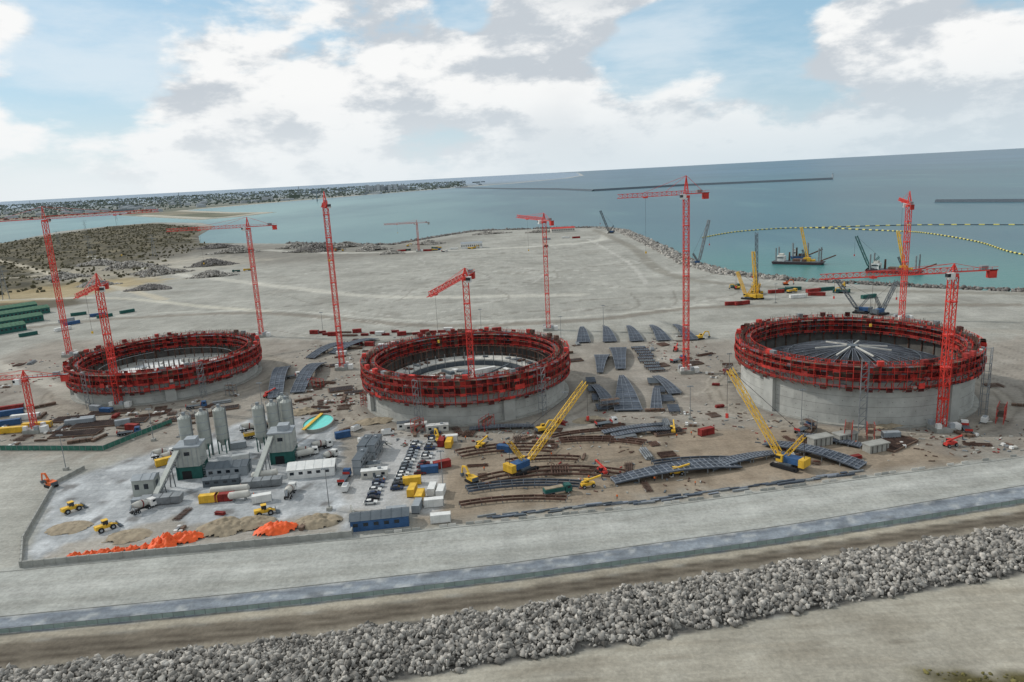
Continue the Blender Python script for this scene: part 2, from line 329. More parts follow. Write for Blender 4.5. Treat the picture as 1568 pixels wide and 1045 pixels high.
def shore_rocks(name,P,per,wid,size,m):
    pts=[]
    for i in range(len(P)-1):
        a=np.array(P[i],float);b=np.array(P[i+1],float);L=np.linalg.norm(b-a); k=int(L*per)
        tt=rng.uniform(0,1,k); nn=np.array([-(b-a)[1],(b-a)[0]])/L; o=rng.uniform(-1,1,k)
        q=a+(b-a)*tt[:,None]+nn*(o*wid)[:,None]; pts.append(np.column_stack([q,0.8-1.6*np.abs(o)+rng.uniform(-.3,.4,k)]))
    P=np.concatenate(pts); rocks(name,P,rng.uniform(.5,1.3,len(P))*size,m)
shore_rocks('rock_revetment',[(160,1310),(190,1220),(191,924),(188,760),(201,680),(238,626)],5,11,1.7,ROCK)
shore_rocks('rock_revetment',[(238,626),(308,563),(363,520),(600,430),(800,350)],3,5,1.3,ROCKD)
shore_rocks('rock_revetment',[(-390,1324),(-260,1220),(-181,1180),(-120,1290),(-60,1380),(99,1350),(160,1310)],2,7,1.8,ROCKD)
def rock_pile(c,rx,ry,h,n,m=ROCKD,s=1.3):
    r=np.sqrt(rng.uniform(0,1,n));a=rng.uniform(0,6.28,n); r=r*(1+.25*np.sin(3*a+c[0])+.15*np.sin(7*a))
    P=np.stack([c[0]+rx*r*np.cos(a),c[1]+ry*r*np.sin(a),np.maximum(h*(1-r),0)+rng.uniform(-.3,.4,n)],1); rocks('rock_pile',P,rng.uniform(.5,1.3,n)*s,m)
random.seed(31)
for c,rx,ry,h in (((-440,930),35,26,9),((-400,1000),30,18,9),((-350,870),25,14,7),((-290,1130),40,20,11),((-200,1100),24,16,9),((-255,1180),34,16,8),((-520,1020),40,22,10),((-470,840),20,12,6),((60,1270),25,10,4),((-30,1290),30,10,4),((-560,930),30,20,8),((-600,1090),36,20,8),((-340,1210),30,14,8),((-120,1150),22,12,6),((-430,1180),40,16,9),((-500,1290),40,16,8),((-380,780),22,10,5),((-160,1030),16,8,4)):
    rock_pile(c,rx,ry,h,900,random.choice([ROCK,ROCKD]))
def mole(P,w,h,m):
    b=MB()
    for i in range(len(P)-1):
        a=Vector((*P[i],0));c=Vector((*P[i+1],0));d=(c-a).normalized();q=Vector((-d.y,d.x,0))
        vs=[a-q*w-Vector((0,0,3)),a-q*w*.4+Vector((0,0,h)),a+q*w*.4+Vector((0,0,h)),a+q*w-Vector((0,0,3)),c-q*w-Vector((0,0,3)),c-q*w*.4+Vector((0,0,h)),c+q*w*.4+Vector((0,0,h)),c+q*w-Vector((0,0,3))]
        b.add([tuple(v) for v in vs],[(0,4,5,1),(1,5,6,2),(2,6,7,3),(0,1,2,3),(7,6,5,4)],m)
    return b
HAZ=mat('hazy_stone',(84,94,102),0.9); HAZW=mat('hazy_white_building',(164,170,174),0.9,island=0.15); HAZG=mat('hazy_grey_building',(120,130,136),0.9,island=0.2); HAZB=mat('hazy_treeline',(84,94,86),0.95,island=0.3)  # distance haze is mixed into these base colours
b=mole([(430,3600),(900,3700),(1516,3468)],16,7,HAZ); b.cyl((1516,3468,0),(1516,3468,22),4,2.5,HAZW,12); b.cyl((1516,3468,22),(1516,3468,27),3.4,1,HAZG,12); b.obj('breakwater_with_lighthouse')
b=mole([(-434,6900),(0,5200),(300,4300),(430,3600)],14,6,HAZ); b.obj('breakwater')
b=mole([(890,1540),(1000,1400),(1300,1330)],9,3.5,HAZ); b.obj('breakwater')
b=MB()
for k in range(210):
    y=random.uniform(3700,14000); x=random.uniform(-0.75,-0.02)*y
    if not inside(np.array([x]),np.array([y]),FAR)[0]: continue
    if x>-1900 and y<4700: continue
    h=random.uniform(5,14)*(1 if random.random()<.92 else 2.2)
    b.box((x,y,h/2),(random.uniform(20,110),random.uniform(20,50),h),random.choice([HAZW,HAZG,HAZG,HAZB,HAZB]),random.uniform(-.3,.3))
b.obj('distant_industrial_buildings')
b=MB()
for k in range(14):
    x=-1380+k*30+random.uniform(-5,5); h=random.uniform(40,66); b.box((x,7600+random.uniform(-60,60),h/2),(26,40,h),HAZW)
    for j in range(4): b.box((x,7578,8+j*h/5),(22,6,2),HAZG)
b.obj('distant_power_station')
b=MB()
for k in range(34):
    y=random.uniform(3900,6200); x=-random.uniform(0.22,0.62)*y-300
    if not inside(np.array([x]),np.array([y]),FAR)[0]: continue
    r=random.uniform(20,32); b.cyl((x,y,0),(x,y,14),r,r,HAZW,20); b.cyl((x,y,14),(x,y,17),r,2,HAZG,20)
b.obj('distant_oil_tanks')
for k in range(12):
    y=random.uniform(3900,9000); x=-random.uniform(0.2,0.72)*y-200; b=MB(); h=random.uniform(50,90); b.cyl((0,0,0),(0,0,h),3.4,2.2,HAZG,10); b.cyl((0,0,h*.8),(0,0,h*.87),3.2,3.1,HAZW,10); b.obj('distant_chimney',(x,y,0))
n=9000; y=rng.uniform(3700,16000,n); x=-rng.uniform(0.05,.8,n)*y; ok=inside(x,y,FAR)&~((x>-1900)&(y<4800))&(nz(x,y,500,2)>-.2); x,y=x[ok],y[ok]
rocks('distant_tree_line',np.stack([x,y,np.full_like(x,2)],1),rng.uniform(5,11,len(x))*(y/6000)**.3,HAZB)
# ---------------------------------------------------------------- tanks
def ring(b,R,z0,z1,m,n=120,inner=False):
    for i in range(n):
        a,c=2*math.pi*i/n,2*math.pi*(i+1)/n
        b.add([(R*math.cos(a),R*math.sin(a),z0),(R*math.cos(c),R*math.sin(c),z0),(R*math.cos(c),R*math.sin(c),z1),(R*math.cos(a),R*math.sin(a),z1)],[(3,2,1,0) if inner else (0,1,2,3)],m if not callable(m) else m(i))
def annulus(b,R0,R1,z,m,n=120,th=0.15):
    for i in range(n):
        a,c=2*math.pi*i/n,2*math.pi*(i+1)/n
        q=[(r*math.cos(t_),r*math.sin(t_),zz) for zz in (z-th,z) for (r,t_) in ((R0,a),(R1,a),(R1,c),(R0,c))]
        b.add(q,[(4,5,6,7),(3,2,1,0),(1,2,6,5),(0,4,7,3)],m if not callable(m) else m(i))
def tank(name,loc,zc,zt,inside_kind,seed):
    random.seed(seed); b=MB(); R=45.6; n=132
    def P(r,i,z): a=2*math.pi*i/n; return (r*math.cos(a),r*math.sin(a),z)
    lifts=[0]
    while lifts[-1]<zt-6: lifts.append(min(zt-3,lifts[-1]+3.8))
    for k in range(len(lifts)-1):
        ring(b,R+0.0+0.02*(k%2),lifts[k],lifts[k+1]-.08,CONCT,66); 
        annulus(b,R-.2,R-.05,lifts[k+1],CONCD,66,.1)
    for i in range(0,132,33):
        a=2*math.pi*(i+9)/n; b.box((R*math.cos(a)+.9*math.cos(a),R*math.sin(a)+.9*math.sin(a),zc/2),(1.6,5,zc),CONCT,a)
    for i in range(0,132,2):
        for z in (2,5.8,9.6,13.4):
            if z<zc: b.box(P(R+.02,i+.5,z),(.06,.22,.22),CONCD,2*math.pi*(i+.5)/n)
    annulus(b,R-1,R,lifts[-1],CONC,n)
    annulus(b,R,R+2,0.5,CONC,n,0.6)
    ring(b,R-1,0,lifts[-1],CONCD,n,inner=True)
    pan=lambda i: random.choice([RED2,RED2,REDD,RED,REDD,BROWN])
    hm=zt-1.3; lv=[zc,zc+(hm-zc)*.36,zc+(hm-zc)*.7,hm]
    # shuttering only on the upper lifts; the lowest deck hangs open in front of bare concrete
    for k in (1,2): ring(b,R+0.5+0.05*k,lv[k],lv[k+1],pan,n)
    annulus(b,R-0.5,R+0.5,zt-1.4,REDD,n)
    deck=lambda i: random.choice([BROWN,BROWN,REDD,GREYD])
    for k,z in enumerate(lv):
        ro=R+2.7+(0.4 if k==1 else 0); annulus(b,R+0.4,ro,z,deck,n,.12)
        for i in range(n):
            for dz,ww in ((0.55,.1),(1.1,.13)): b.beam(P(ro,i,z+dz),P(ro,i+1,z+dz),ww,RED)
            pr=(.25,.5,.3,.15)[k]
            if random.random()<pr:
                p,q=P(ro+.02,i,z+.05),P(ro+.02,i+1,z+.05); hh=1.05+(1.1 if random.random()<.12 else 0)
                b.add([p,q,(q[0],q[1],z+hh),(p[0],p[1],z+hh)],[(0,1,2,3)],random.choice([REDD,RED2,RED2,RED]))
            b.beam(P(ro,i,z-0.1),P(ro,i,z+1.2),.15,RED)
            if random.random()<.12: b.box(P(ro-1.2,i+.5,z+.5),(1.2,1.6,random.uniform(.4,1.4)),random.choice([BROWN,STEEL,REDD,OFFW]),2*math.pi*i/n)
    for i in range(n):
        if i%2==0:
            b.beam(P(R+.9,i,lv[0]-.6),P(R+.9,i,zt),.32,RED); b.beam(P(R+2.6,i,zc),P(R+.2,i,zc-1.5),.18,RED)
            b.beam(P(R+2.7,i,lv[0]),P(R+2.7,i,zt-.4),.18,RED)
        else: b.beam(P(R+2.8,i,lv[1]-.2),P(R+.4,i,lv[0]+.6),.17,RED); b.beam(P(R+2.7,i,lv[2]-.2),P(R+.8,i,lv[1]+.6),.17,RED)
        if random.random()<.2:
            p,q=P(R+2.4,i,zc),P(R+2.4,i+1,zc); b.add([(p[0],p[1],zc-1.2),(q[0],q[1],zc-1.2),q,p],[(0,1,2,3)],REDD)
    zi=zt-7.5
    ring(b,R-1.5,zi,zt-1.5,pan,n,inner=True)
    for k,z in enumerate((zi,zi+3,zt-1.8)):
        annulus(b,R-3.8,R-1.5,z,deck,n)
        for i in range(n):
            b.beam(P(R-3.8,i,z+1.1),P(R-3.8,i+1,z+1.1),.15,RED); b.beam(P(R-3.8,i,z-.2),P(R-3.8,i,z+1.2),.15,RED)
            if random.random()<.3:
                p,q=P(R-3.82,i,z),P(R-3.82,i+1,z); b.add([p,q,(q[0],q[1],z+1.1),(p[0],p[1],z+1.1)],[(3,2,1,0)],random.choice([REDD,RED2]))
    for i in range(0,n,2): b.beam(P(R-1.9,i,zi-1.5),P(R-1.9,i,zt),.3,RED)
    for i in range(0,n,3): b.beam(P(R-1.2,i,3),P(R-1.2,i,zi),.5,RUST)
    for i in range(n*3):
        if random.random()<.85: a=i/3; b.beam(P(R-.3,a,zt-2),P(R-.3,a,zt+random.uniform(.2,1.8)),.13,RUST)
    for i in [random.randrange(n) for _ in range(22)]:
        a=2*math.pi*i/n; b.box(((R+1.6)*math.cos(a),(R+1.6)*math.sin(a),zt+.1),(1.8,2.2,1.8),random.choice([RED2,REDD,STEEL,RED,RUST]),a)
    for i in (n*0.69,n*0.86):
        for z in range(0,int(zt),3):
            for du in (0,2):
                b.beam(P(R+4.2,i+du*.5,z),P(R+4.2,i+du*.5,z+3),.18,STEEL); b.beam(P(R+6.4,i+du*.5,z),P(R+6.4,i+du*.5,z+3),.18,STEEL)
            b.beam(P(R+6.4,i,z),P(R+6.4,i+1,z+3),.18,STEEL); b.beam(P(R+6.4,i,z+3),P(R+6.4,i+1,z+3),.22,STEEL); b.beam(P(R+4.2,i,z+3),P(R+6.4,i,z+3),.18,STEEL)
    if inside_kind=='dome':
        DKP=mat('dark_dome_plate',(52,56,64),.75,0,.25,.3,island=.25)
        b.cyl((0,0,.2),(0,0,6),41,41,CONCD,72)
        ring(b,41.5,6,12,STEEL,72); ring(b,41.4,6,12,GREYD,72,inner=True)
        K=26
        def dz(r): return 20.0-(r*r)/(2*100)
        for k in range(K):
            a=2*math.pi*k/K; rr=[2.5+ (40-2.5)*j/9 for j in range(10)]
            hw=[min(0.30*2*math.pi/K*r,2.4) for r in rr]
            for j in range(9):
                q=[]
                for (r,w_) in ((rr[j],hw[j]),(rr[j+1],hw[j+1])):
                    for sg in (-1,1): q.append((r*math.cos(a)-sg*w_*math.sin(a),r*math.sin(a)+sg*w_*math.cos(a),dz(r)))
                b.add(q,[(0,2,3,1)],DKP)
                for sg in (-1,1):
                    w0,w1=hw[j],hw[j+1]
                    b.beam((rr[j]*math.cos(a)-sg*w0*math.sin(a),rr[j]*math.sin(a)+sg*w0*math.cos(a),dz(rr[j])+.2),(rr[j+1]*math.cos(a)-sg*w1*math.sin(a),rr[j+1]*math.sin(a)+sg*w1*math.cos(a),dz(rr[j+1])+.2),.13,SLATEL)
            b.beam((40*math.cos(a),40*math.sin(a),0),(40*math.cos(a),40*math.sin(a),dz(40)),.5,STEEL)
            if k%2==0: b.beam((20*math.cos(a),20*math.sin(a),0),(20*math.cos(a),20*math.sin(a),dz(20)),.5,STEEL)
            if k%4==0: b.beam((2*math.cos(a),2*math.sin(a),20.6),(15*math.cos(a),15*math.sin(a),dz(15)+.6),.55,OFFW)
        b.cyl((0,0,18),(0,0,20.9),2.4,2.4,GREYD,20)
        for g in (26,40):
            for i in range(60): a,c=2*math.pi*i/60,2*math.pi*(i+1)/60; b.beam((g*math.cos(a),g*math.sin(a),dz(g)+.5),(g*math.cos(c),g*math.sin(c),dz(g)+.5),.25,SLATEL if g>30 else GREYD)
    elif inside_kind=='ring':
        b.cyl((0,0,.2),(0,0,3),42,42,CONC,72)
        annulus(b,29,38,9,OFFW,72,.5); b.cyl((0,0,3),(0,0,6.5),27,27,CONC,60)
        ring(b,38,5.5,8.5,GREY,72); ring(b,29,6,8.5,GREYD,72,inner=True)
        for i in range(72):
            a=2*math.pi*i/72; b.beam((38*math.cos(a),38*math.sin(a),3),(38*math.cos(a),38*math.sin(a),14.5),.4,RUST)
            if i%2: b.beam((29*math.cos(a),29*math.sin(a),3),(29*math.cos(a),29*math.sin(a),13),.35,STEEL)
            c=2*math.pi*(i+1)/72
            for z in (10.5,14): b.beam((38*math.cos(a),38*math.sin(a),z),(38*math.cos(c),38*math.sin(c),z),.25,RUST)
        for k in range(40):
            x,y=random.uniform(-18,18),random.uniform(-18,18); b.box((x,y,7.1),(random.uniform(2,10),random.uniform(1,3),random.uniform(.4,1.4)),random.choice([RUST,WHITE,STEEL,GREYD]),random.uniform(0,3))
        for k in range(30):
            a=random.uniform(0,6.28); b.box((33.5*math.cos(a),33.5*math.sin(a),9.4),(random.uniform(1,5),random.uniform(1,3),random.uniform(.3,1)),random.choice([RUST,GREYD,STEEL,BROWN]),a)
        b.box((8,5,8.5),(12,2,4),WHITE,.5); b.beam((0,-6,7),(20,4,12),.7,GREYD)
    else:
        b.cyl((0,0,.2),(0,0,4.5),42.5,42.5,CONC,72)
        for k in range(46):
            r=random.uniform(0,32);a=random.uniform(0,6.28); b.box((r*math.cos(a),r*math.sin(a),4.6+.03*k/10),(random.uniform(5,16),random.uniform(4,11),.2+.02*k),random.choice([WHITE,WHITE,OFFW,GREY,GREYD]),random.uniform(0,3))
        for i in range(40):
            a=2*math.pi*i/40; r=34
            if i%10 in (3,): continue
            b.beam((r*math.cos(a),r*math.sin(a),4.5),(r*math.cos(a),r*math.sin(a),10.5),.35,RUST); c=2*math.pi*(i+1)/40; b.beam((r*math.cos(a),r*math.sin(a),10),(r*math.cos(c),r*math.sin(c),10),.25,STEEL)
        for k in range(14): x=-18+k*2.8; b.beam((x,4,4.5),(x,4,11),.3,STEEL); b.beam((x,4,11),(x+2.8,4,11),.3,STEEL); b.beam((x,9,4.5),(x,9,9),.3,RUST)
    b.obj(name,loc)
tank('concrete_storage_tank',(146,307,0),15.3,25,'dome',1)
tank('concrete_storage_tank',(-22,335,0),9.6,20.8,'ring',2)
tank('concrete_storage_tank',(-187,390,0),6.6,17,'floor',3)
random.seed(11)
# ---------------------------------------------------------------- cranes
def lattice(b,a,c,w,m,step=3.0,t=.35,w2=None,tri=False):
    a=Vector(a);c=Vector(c);d=c-a;L=d.length;d.normalize(); up=Vector((0,0,1)) if abs(d.z)<0.95 else Vector((0,1,0))
    x=d.cross(up).normalized(); y=x.cross(d); n=max(2,round(L/step)); h=w/2; g=(w2 or w)/2
    offs=[x*-h-y*g,x*h-y*g,y*g] if tri else [x*-h-y*g,x*h-y*g,x*h+y*g,x*-h+y*g]
    k=len(offs)
    for o in offs: b.beam(a+o,c+o,t,m)
    for i in range(n):
        p=a+d*(L*i/n); q=a+d*(L*(i+1)/n)
        for j in range(k):
            o1,o2=offs[j],offs[(j+1)%k]
            if i%2: o1,o2=o2,o1
            b.beam(p+o1,q+o2,t*.55,m); b.beam(p+o1,p+o2,t*.5,m)
def tower_crane(loc,h,apex,jdir,jl,cl,m=REDB,w=2.4,t=.3,hook=0.6):
    b=MB(); b.box((0,0,.8),(7,7,1.6),CONC); 
    for sx in (-1,1):
        for sy in (-1,1): b.box((sx*2.4,sy*2.4,2.4),(1.6,1.6,1.8),WHITE if (sx+sy) else GREY)
    b.box((4.8,-1,1.4),(2.4,3,2.6),WHITE)
    lattice(b,(0,0,1.6),(0,0,h),w,m,3.0,t)
    for z in np.arange(12,h-3,12): b.box((0,0,z),(w+.5,w+.5,.35),m)
    j=Vector((jdir[0],jdir[1],0)).normalized(); q=Vector((-j.y,j.x,0)); O=Vector((0,0,h))
    b.cyl(O-Vector((0,0,.2)),O+Vector((0,0,.9)),w*.72,w*.72,m,14); az=math.atan2(j.y,j.x)
    cabp=O+j*2.2+q*2.0+Vector((0,0,.4)); b.box(tuple(cabp),(2.4,1.8,2.3),WHITE,az); b.box(tuple(cabp+j*.9+Vector((0,0,.35))),(1.0,1.86,1.2),GLASS,az)
    J=O+Vector((0,0,1.6)); jt=J+j*jl; ct=J-j*cl
    lattice(b,J+Vector((0,0,.6)),jt+Vector((0,0,.6)),1.4,m,2.4,t*.75,1.8,tri=True)
    b.beam(J+q*.8,ct+q*.8,.4,m);b.beam(J-q*.8,ct-q*.8,.4,m); b.box(tuple(J-j*cl*.5+Vector((0,0,.2))),(cl,1.9,.15),STEEL,az)
    k=int(cl/2)
    for i in range(k): p=J-j*(cl*i/k); b.beam(p+q*.9+Vector((0,0,1.1)),p-j*(cl/k)+q*.9+Vector((0,0,1.1)),.12,m); b.beam(p+q*.9,p+q*.9+Vector((0,0,1.1)),.12,m)
    b.box(tuple(ct+j*1.6-Vector((0,0,1.3))),(2.6,2.0,3.0),RED if m is REDB else CONC,az); b.box(tuple(ct+j*4.6+Vector((0,0,.9))),(2.4,1.7,1.5),STEEL,az)
    A=Vector((0,0,h+apex))
    if apex>2.5:
        for sg in (-1,1): b.beam(J+q*sg*.9+j*.9,A,.3,m); b.beam(J+q*sg*.9-j*.9,A,.3,m)
        for z in (.3,.55,.8): p=J.lerp(A,z); ww=.9*(1-z)+.1; b.box(tuple(p),(2*ww,2*ww,.2),m,az)
        b.beam(A,J+j*jl*.62+Vector((0,0,1.6)),.13,m); b.beam(A,J+j*jl*.3+Vector((0,0,1.6)),.12,m)
        b.beam(A,ct+j*2,.15,m)
    tr=J+j*jl*hook; b.box(tuple(tr-Vector((0,0,.6))),(2,1.6,.6),m,az); b.beam(tr,tr-Vector((0,0,h*.3)),.07,CABLE); b.box(tuple(tr-Vector((0,0,h*.3+.6))),(.7,.5,1),YEL)
    b.obj('tower_crane',loc)
tower_crane((-285,465),86,9,(58,35),65,29)
tower_crane((-191,343),57,8,(9,-35),36,14)
tower_crane((-171,496),73,8,(-1,-.05),53,19)
tower_crane((-94,394),88,8,(10,-48),46,15)
tower_crane((-18,305),58,5,(-11,-52),50,13,hook=.85)
tower_crane((24,468),69,6,(-16,47),50,14)
tower_crane((85,351),85,10,(-31,-4),33,11)
tower_crane((240,443),69,9,(18,47),46,14)
tower_crane((156,256),57,4.5,(-46,0),47,15)
tower_crane((-212,311),23,5,(-30,-3),32,18,w=1.8,t=.25)
tower_crane((-124,1041),38,6,(-1,0),46,18,m=mat('pale_crane',(196,120,110),.6),w=2,t=.45)
def crawler(loc,tip,col=YEL,body=BLUE,w=1.8,t=.26,backmast=True):
    b=MB(); tip=Vector(tip)-Vector((loc[0],loc[1],0)); az=math.atan2(tip.y,tip.x); j=Vector((math.cos(az),math.sin(az),0)); q=Vector((-j.y,j.x,0))
    for sg in (-1,1):
        c=q*sg*3; b.box((c.x,c.y,.75),(8.4,1.3,1.1),DARK,az)
        for e in (-1,1): p=c+j*e*4.2; b.cyl(p-q*.65+Vector((0,0,.75)),p+q*.65+Vector((0,0,.75)),.62,.62,DARK,12)
    b.box((0,0,1.5),(4,5,.7),GREYD,az); p=-j*1.5; b.box((p.x,p.y,2.9),(8,3.4,2.1),body,az); p=-j*5.4; b.box((p.x,p.y,2.9),(2,4.6,2.6),col,az)
    p=j*2.2+q*1.9; b.box((p.x,p.y,3.1),(2.2,1.2,2.3),col,az); p=j*2.5+q*1.9; b.box((p.x,p.y,3.5),(1.7,1.26,1),GLASS,az)
    f=j*2.5+Vector((0,0,2.4)); L=(tip-f).length; lattice(b,f.lerp(tip,.06),tip,w,col,2.8,t); b.beam(f,f.lerp(tip,.06),w*.6,col)
    if backmast:
        g=-j*5+Vector((0,0,12)); lattice(b,j*1+Vector((0,0,3.6)),g,1.2,col,2.4,t*.8)
        b.beam(g,tip,.12,CABLE); b.beam(g,-j*5.4+Vector((0,0,4)),.16,CABLE)
    else: b.beam(-j*3+Vector((0,0,4)),tip,.16,CABLE)
    hk=tip+j*.8; b.beam(hk,(hk.x,hk.y,hk.z*.45),.1,CABLE); b.box((hk.x,hk.y,hk.z*.45-.7),(.9,.6,1.6),RED,az)
    b.obj('crawler_crane',(loc[0],loc[1],0))
crawler((1,238),(26,260,24),w=1.7,t=.22); crawler((90,230),(75,247,30),w=1.7,t=.22)
crawler((165,1176),(150,1180,36),col=GREYD,w=2.4,t=.6); crawler((192,748),(206,755,44),col=STEEL,w=2.2,t=.45); crawler((184,541),(184,552,34),w=1.9,t=.35,body=YEL)
crawler((190,560),(199,590,44),col=GREYD,w=2.1,t=.4,body=TEAL); crawler((228,470),(215,480,22),col=GREYD,w=1.8,t=.3); crawler((236,462),(250,470,20),col=GREYD,w=1.8,t=.3)
crawler((178,541),(171,548,20),w=1.6,t=.3,body=YEL)
# ---------------------------------------------------------------- small builders
def m_container(L,W,H,m):
    b=MB(); b.box((0,0,H/2+.1),(L-.12,W-.12,H-.1),m)
    for i in range(int(L/.6)):
        x=-L/2+.4+i*.6
        for sg in (-1,1): b.box((x,sg*(W/2-.03),H/2+.1),(.3,.1,H-.4),m)
    for sx in (-1,1):
        for sy in (-1,1): b.box((sx*(L/2-.08),sy*(W/2-.08),H/2),(.2,.2,H+.02),m)
    for sx in (-1,1): b.box((sx*(L/2-.02),0,H+.02),(.14,W,.16),m); b.box((sx*(L/2-.02),0,.1),(.14,W,.18),DARK)
    for y in (-.6,-.2,.2,.6): b.beam((L/2+.03,y,.3),(L/2+.03,y,H-.2),.07,GREY)
    return b.mesh('shipping_container')
def m_cabin(L,W,H,m,st=1,roof=None):
    b=MB()
    for s in range(st):
        z=s*H; b.box((0,0,z+H/2),(L,W,H-.12),m); b.box((0,0,z+H-.02),(L+.2,W+.2,.16),roof or GREYD)
        k=max(2,int(L/3))
        for i in range(k):
            x=-L/2+(i+.5)*L/k
            for sg in (-1,1):
                if i==k//2 and sg==-1: b.box((x,sg*(W/2+.02),z+1.05),(.9,.08,2),GREYD)
                else: b.box((x,sg*(W/2+.02),z+1.55),(1.2,.08,.95),GLASS); b.box((x,sg*(W/2+.04),z+1.02),(1.4,.1,.08),WHITE)
        if s: 
            b.box((0,-W/2-.6,z),(L,1.2,.12),STEEL)
            for i in range(int(L/2)+1): b.beam((-L/2+i*2,-W/2-1.15,0),(-L/2+i*2,-W/2-1.15,z+1.1),.1,STEEL)
            b.beam((-L/2,-W/2-1.15,z+1.1),(L/2,-W/2-1.15,z+1.1),.1,STEEL); b.beam((L/2+3.5,-W/2-.6,0),(L/2,-W/2-.6,z),.7,STEEL,.15)
    b.box((L*.2,0,st*H+.4),(1.2,.8,.6),GREY)
    return b.mesh('site_cabin')
def m_car(m,van=False):
    b=MB()
    if van:
        b.prof([(-2.5,.4),(2.5,.4),(2.55,1.0),(1.9,1.25),(1.3,2.15),(-2.45,2.2),(-2.5,1.2)],-.98,.98,m,.08)
        b.prof([(1.86,1.32),(1.38,2.05),(1.2,2.05),(1.2,1.32)],-1.0,1.0,GLASS,.09); b.box((-.2,0,2.25),(2.6,1.3,.08),GREY)
        L=2.5
    else:
        b.prof([(-2.15,.35),(2.15,.35),(2.2,.75),(1.1,.98),(-1.9,1.0),(-2.18,.85)],-.88,.88,m,.04)
        b.prof([(1.05,.97),(.35,1.45),(-1.15,1.48),(-1.95,.98)],-.8,.8,GLASS,.16); b.prof([(.3,1.44),(-1.1,1.47),(-1.0,1.53),(.2,1.51)],-.66,.66,m)
        for sg in (-1,1): b.box((-.35,sg*.73,1.2),(.12,.08,.5),m)
        b.box((2.16,0,.6),(.1,1.4,.16),GREY); b.box((-2.16,.0,.7),(.08,1.5,.14),RED); L=2.15
    for sx in (-1,1):
        for sy in (-1,1): b.cyl((sx*(L-.8),sy*.72,.34),(sx*(L-.8),sy*.94,.34),.34,.34,DARK,12); b.cyl((sx*(L-.8),sy*.93,.34),(sx*(L-.8),sy*.96,.34),.18,.18,GREY,8)
    return b.mesh('parked_van' if van else 'parked_car')
def wheels(b,xs,W=1.15,r=.5):
    for x in xs:
        for sy in (-1,1): b.cyl((x,sy*(W-.35),r),(x,sy*W,r),r,r,DARK,12); b.cyl((x,sy*W,r),(x,sy*(W+.03),r),r*.5,r*.5,GREY,8)
def cab(b,m,x=3.4):
    b.prof([(x-1.1,.7),(x+1.1,.7),(x+1.15,1.8),(x+.95,2.9),(x-1.0,3.0),(x-1.1,2.0)],-1.2,1.2,m,.05)
    b.prof([(x+1.17,1.85),(x+.99,2.75),(x+.8,2.75),(x+.8,1.85)],-1.1,1.1,GLASS); b.box((x+.1,0,2.25),(1.0,2.44,.7),GLASS); b.box((x+1.15,0,.8),(.2,2.3,.4),DARK)
def m_mixer(m=WHITE):
    b=MB(); b.box((-.4,0,.95),(7.6,1.0,.3),DARK); cab(b,m); wheels(b,(3.3,1.6,-1.8,-3.1))
    b.cyl((1.7,0,2.2),(.6,0,2.35),.75,1.15,OFFW,16);b.cyl((.6,0,2.35),(-1.3,0,2.6),1.15,1.2,OFFW,16);b.cyl((-1.3,0,2.6),(-3.3,0,3.1),1.2,.55,OFFW,16)
    b.cyl((0.1,0,2.41),(-.3,0,2.46),1.2,1.22,RED2,16); b.beam((-3.4,0,3.4),(-4.3,0,1.6),.6,GREY,.2); b.beam((-3,.7,1),(-3.2,.7,3.2),.15,GREY); b.beam((-3,-.7,1),(-3.2,-.7,3.2),.15,GREY)
    return b.mesh('concrete_mixer_truck')
def m_truck(m,load=None):
    b=MB(); b.box((-.6,0,.95),(8,1.0,.3),DARK); cab(b,m); wheels(b,(3.3,-1.6,-2.9,-4.1)); b.box((-1.3,0,1.3),(6.8,2.5,.2),GREYD)
    if load: b.box((-1.3,0,1.95),(6.6,2.4,1.1),load); b.box((-1.3,0,2.6),(6,1.8,.25),SAND)
    else:
        for x in (-4.6,2): b.box((x,0,1.8),(.12,2.5,.9),RED)
    return b.mesh('flatbed_truck' if not load else 'dump_truck')
def m_excav(m):
    b=MB()
    for sg in (-1,1):
        b.box((0,sg*1.15,.5),(3.6,.6,.8),DARK)
        for e in (-1,1): b.cyl((e*1.8,sg*.85,.5),(e*1.8,sg*1.45,.5),.42,.42,DARK,10)
    b.cyl((0,0,.8),(0,0,1.1),.7,.7,GREYD,12); b.box((-.6,0,1.7),(3.4,2.5,1.2),m); b.box((-2.2,0,1.6),(.6,2.4,1.2),GREYD); b.box((.7,.75,2.4),(1.5,1,1.5),m); b.box((.8,.75,2.5),(1.4,1.04,.9),GLASS)
    b.beam((1,-.2,1.8),(3.2,-.2,4.4),.5,m,.6); b.beam((3.2,-.2,4.4),(5.4,-.2,4.0),.45,m,.5); b.beam((5.4,-.2,4.2),(6.1,-.2,1.4),.35,m,.4); b.prof([(5.6,1.4),(6.5,1.3),(6.3,.5),(5.4,.3)],-.8,.4,GREYD)
    return b.mesh('excavator')
def m_loader(m):
    b=MB(); wheels(b,(-1.7,1.7),1.3,.85); b.box((-1.6,0,1.6),(3,1.8,1.2),m); b.box((.9,0,1.3),(2,1.2,.9),m); b.box((-.1,0,2.7),(1.5,1.5,1.4),GLASS); b.box((-.1,0,3.45),(1.7,1.7,.15),m)
    for sg in (-1,1): b.beam((1,sg*.5,1.8),(3.4,sg*.5,1.0),.3,m)
    b.prof([(3.3,.2),(4.6,.15),(3.6,.5),(3.5,1.5),(3.2,1.5)],-1.4,1.4,GREYD); return b.mesh('wheel_loader')
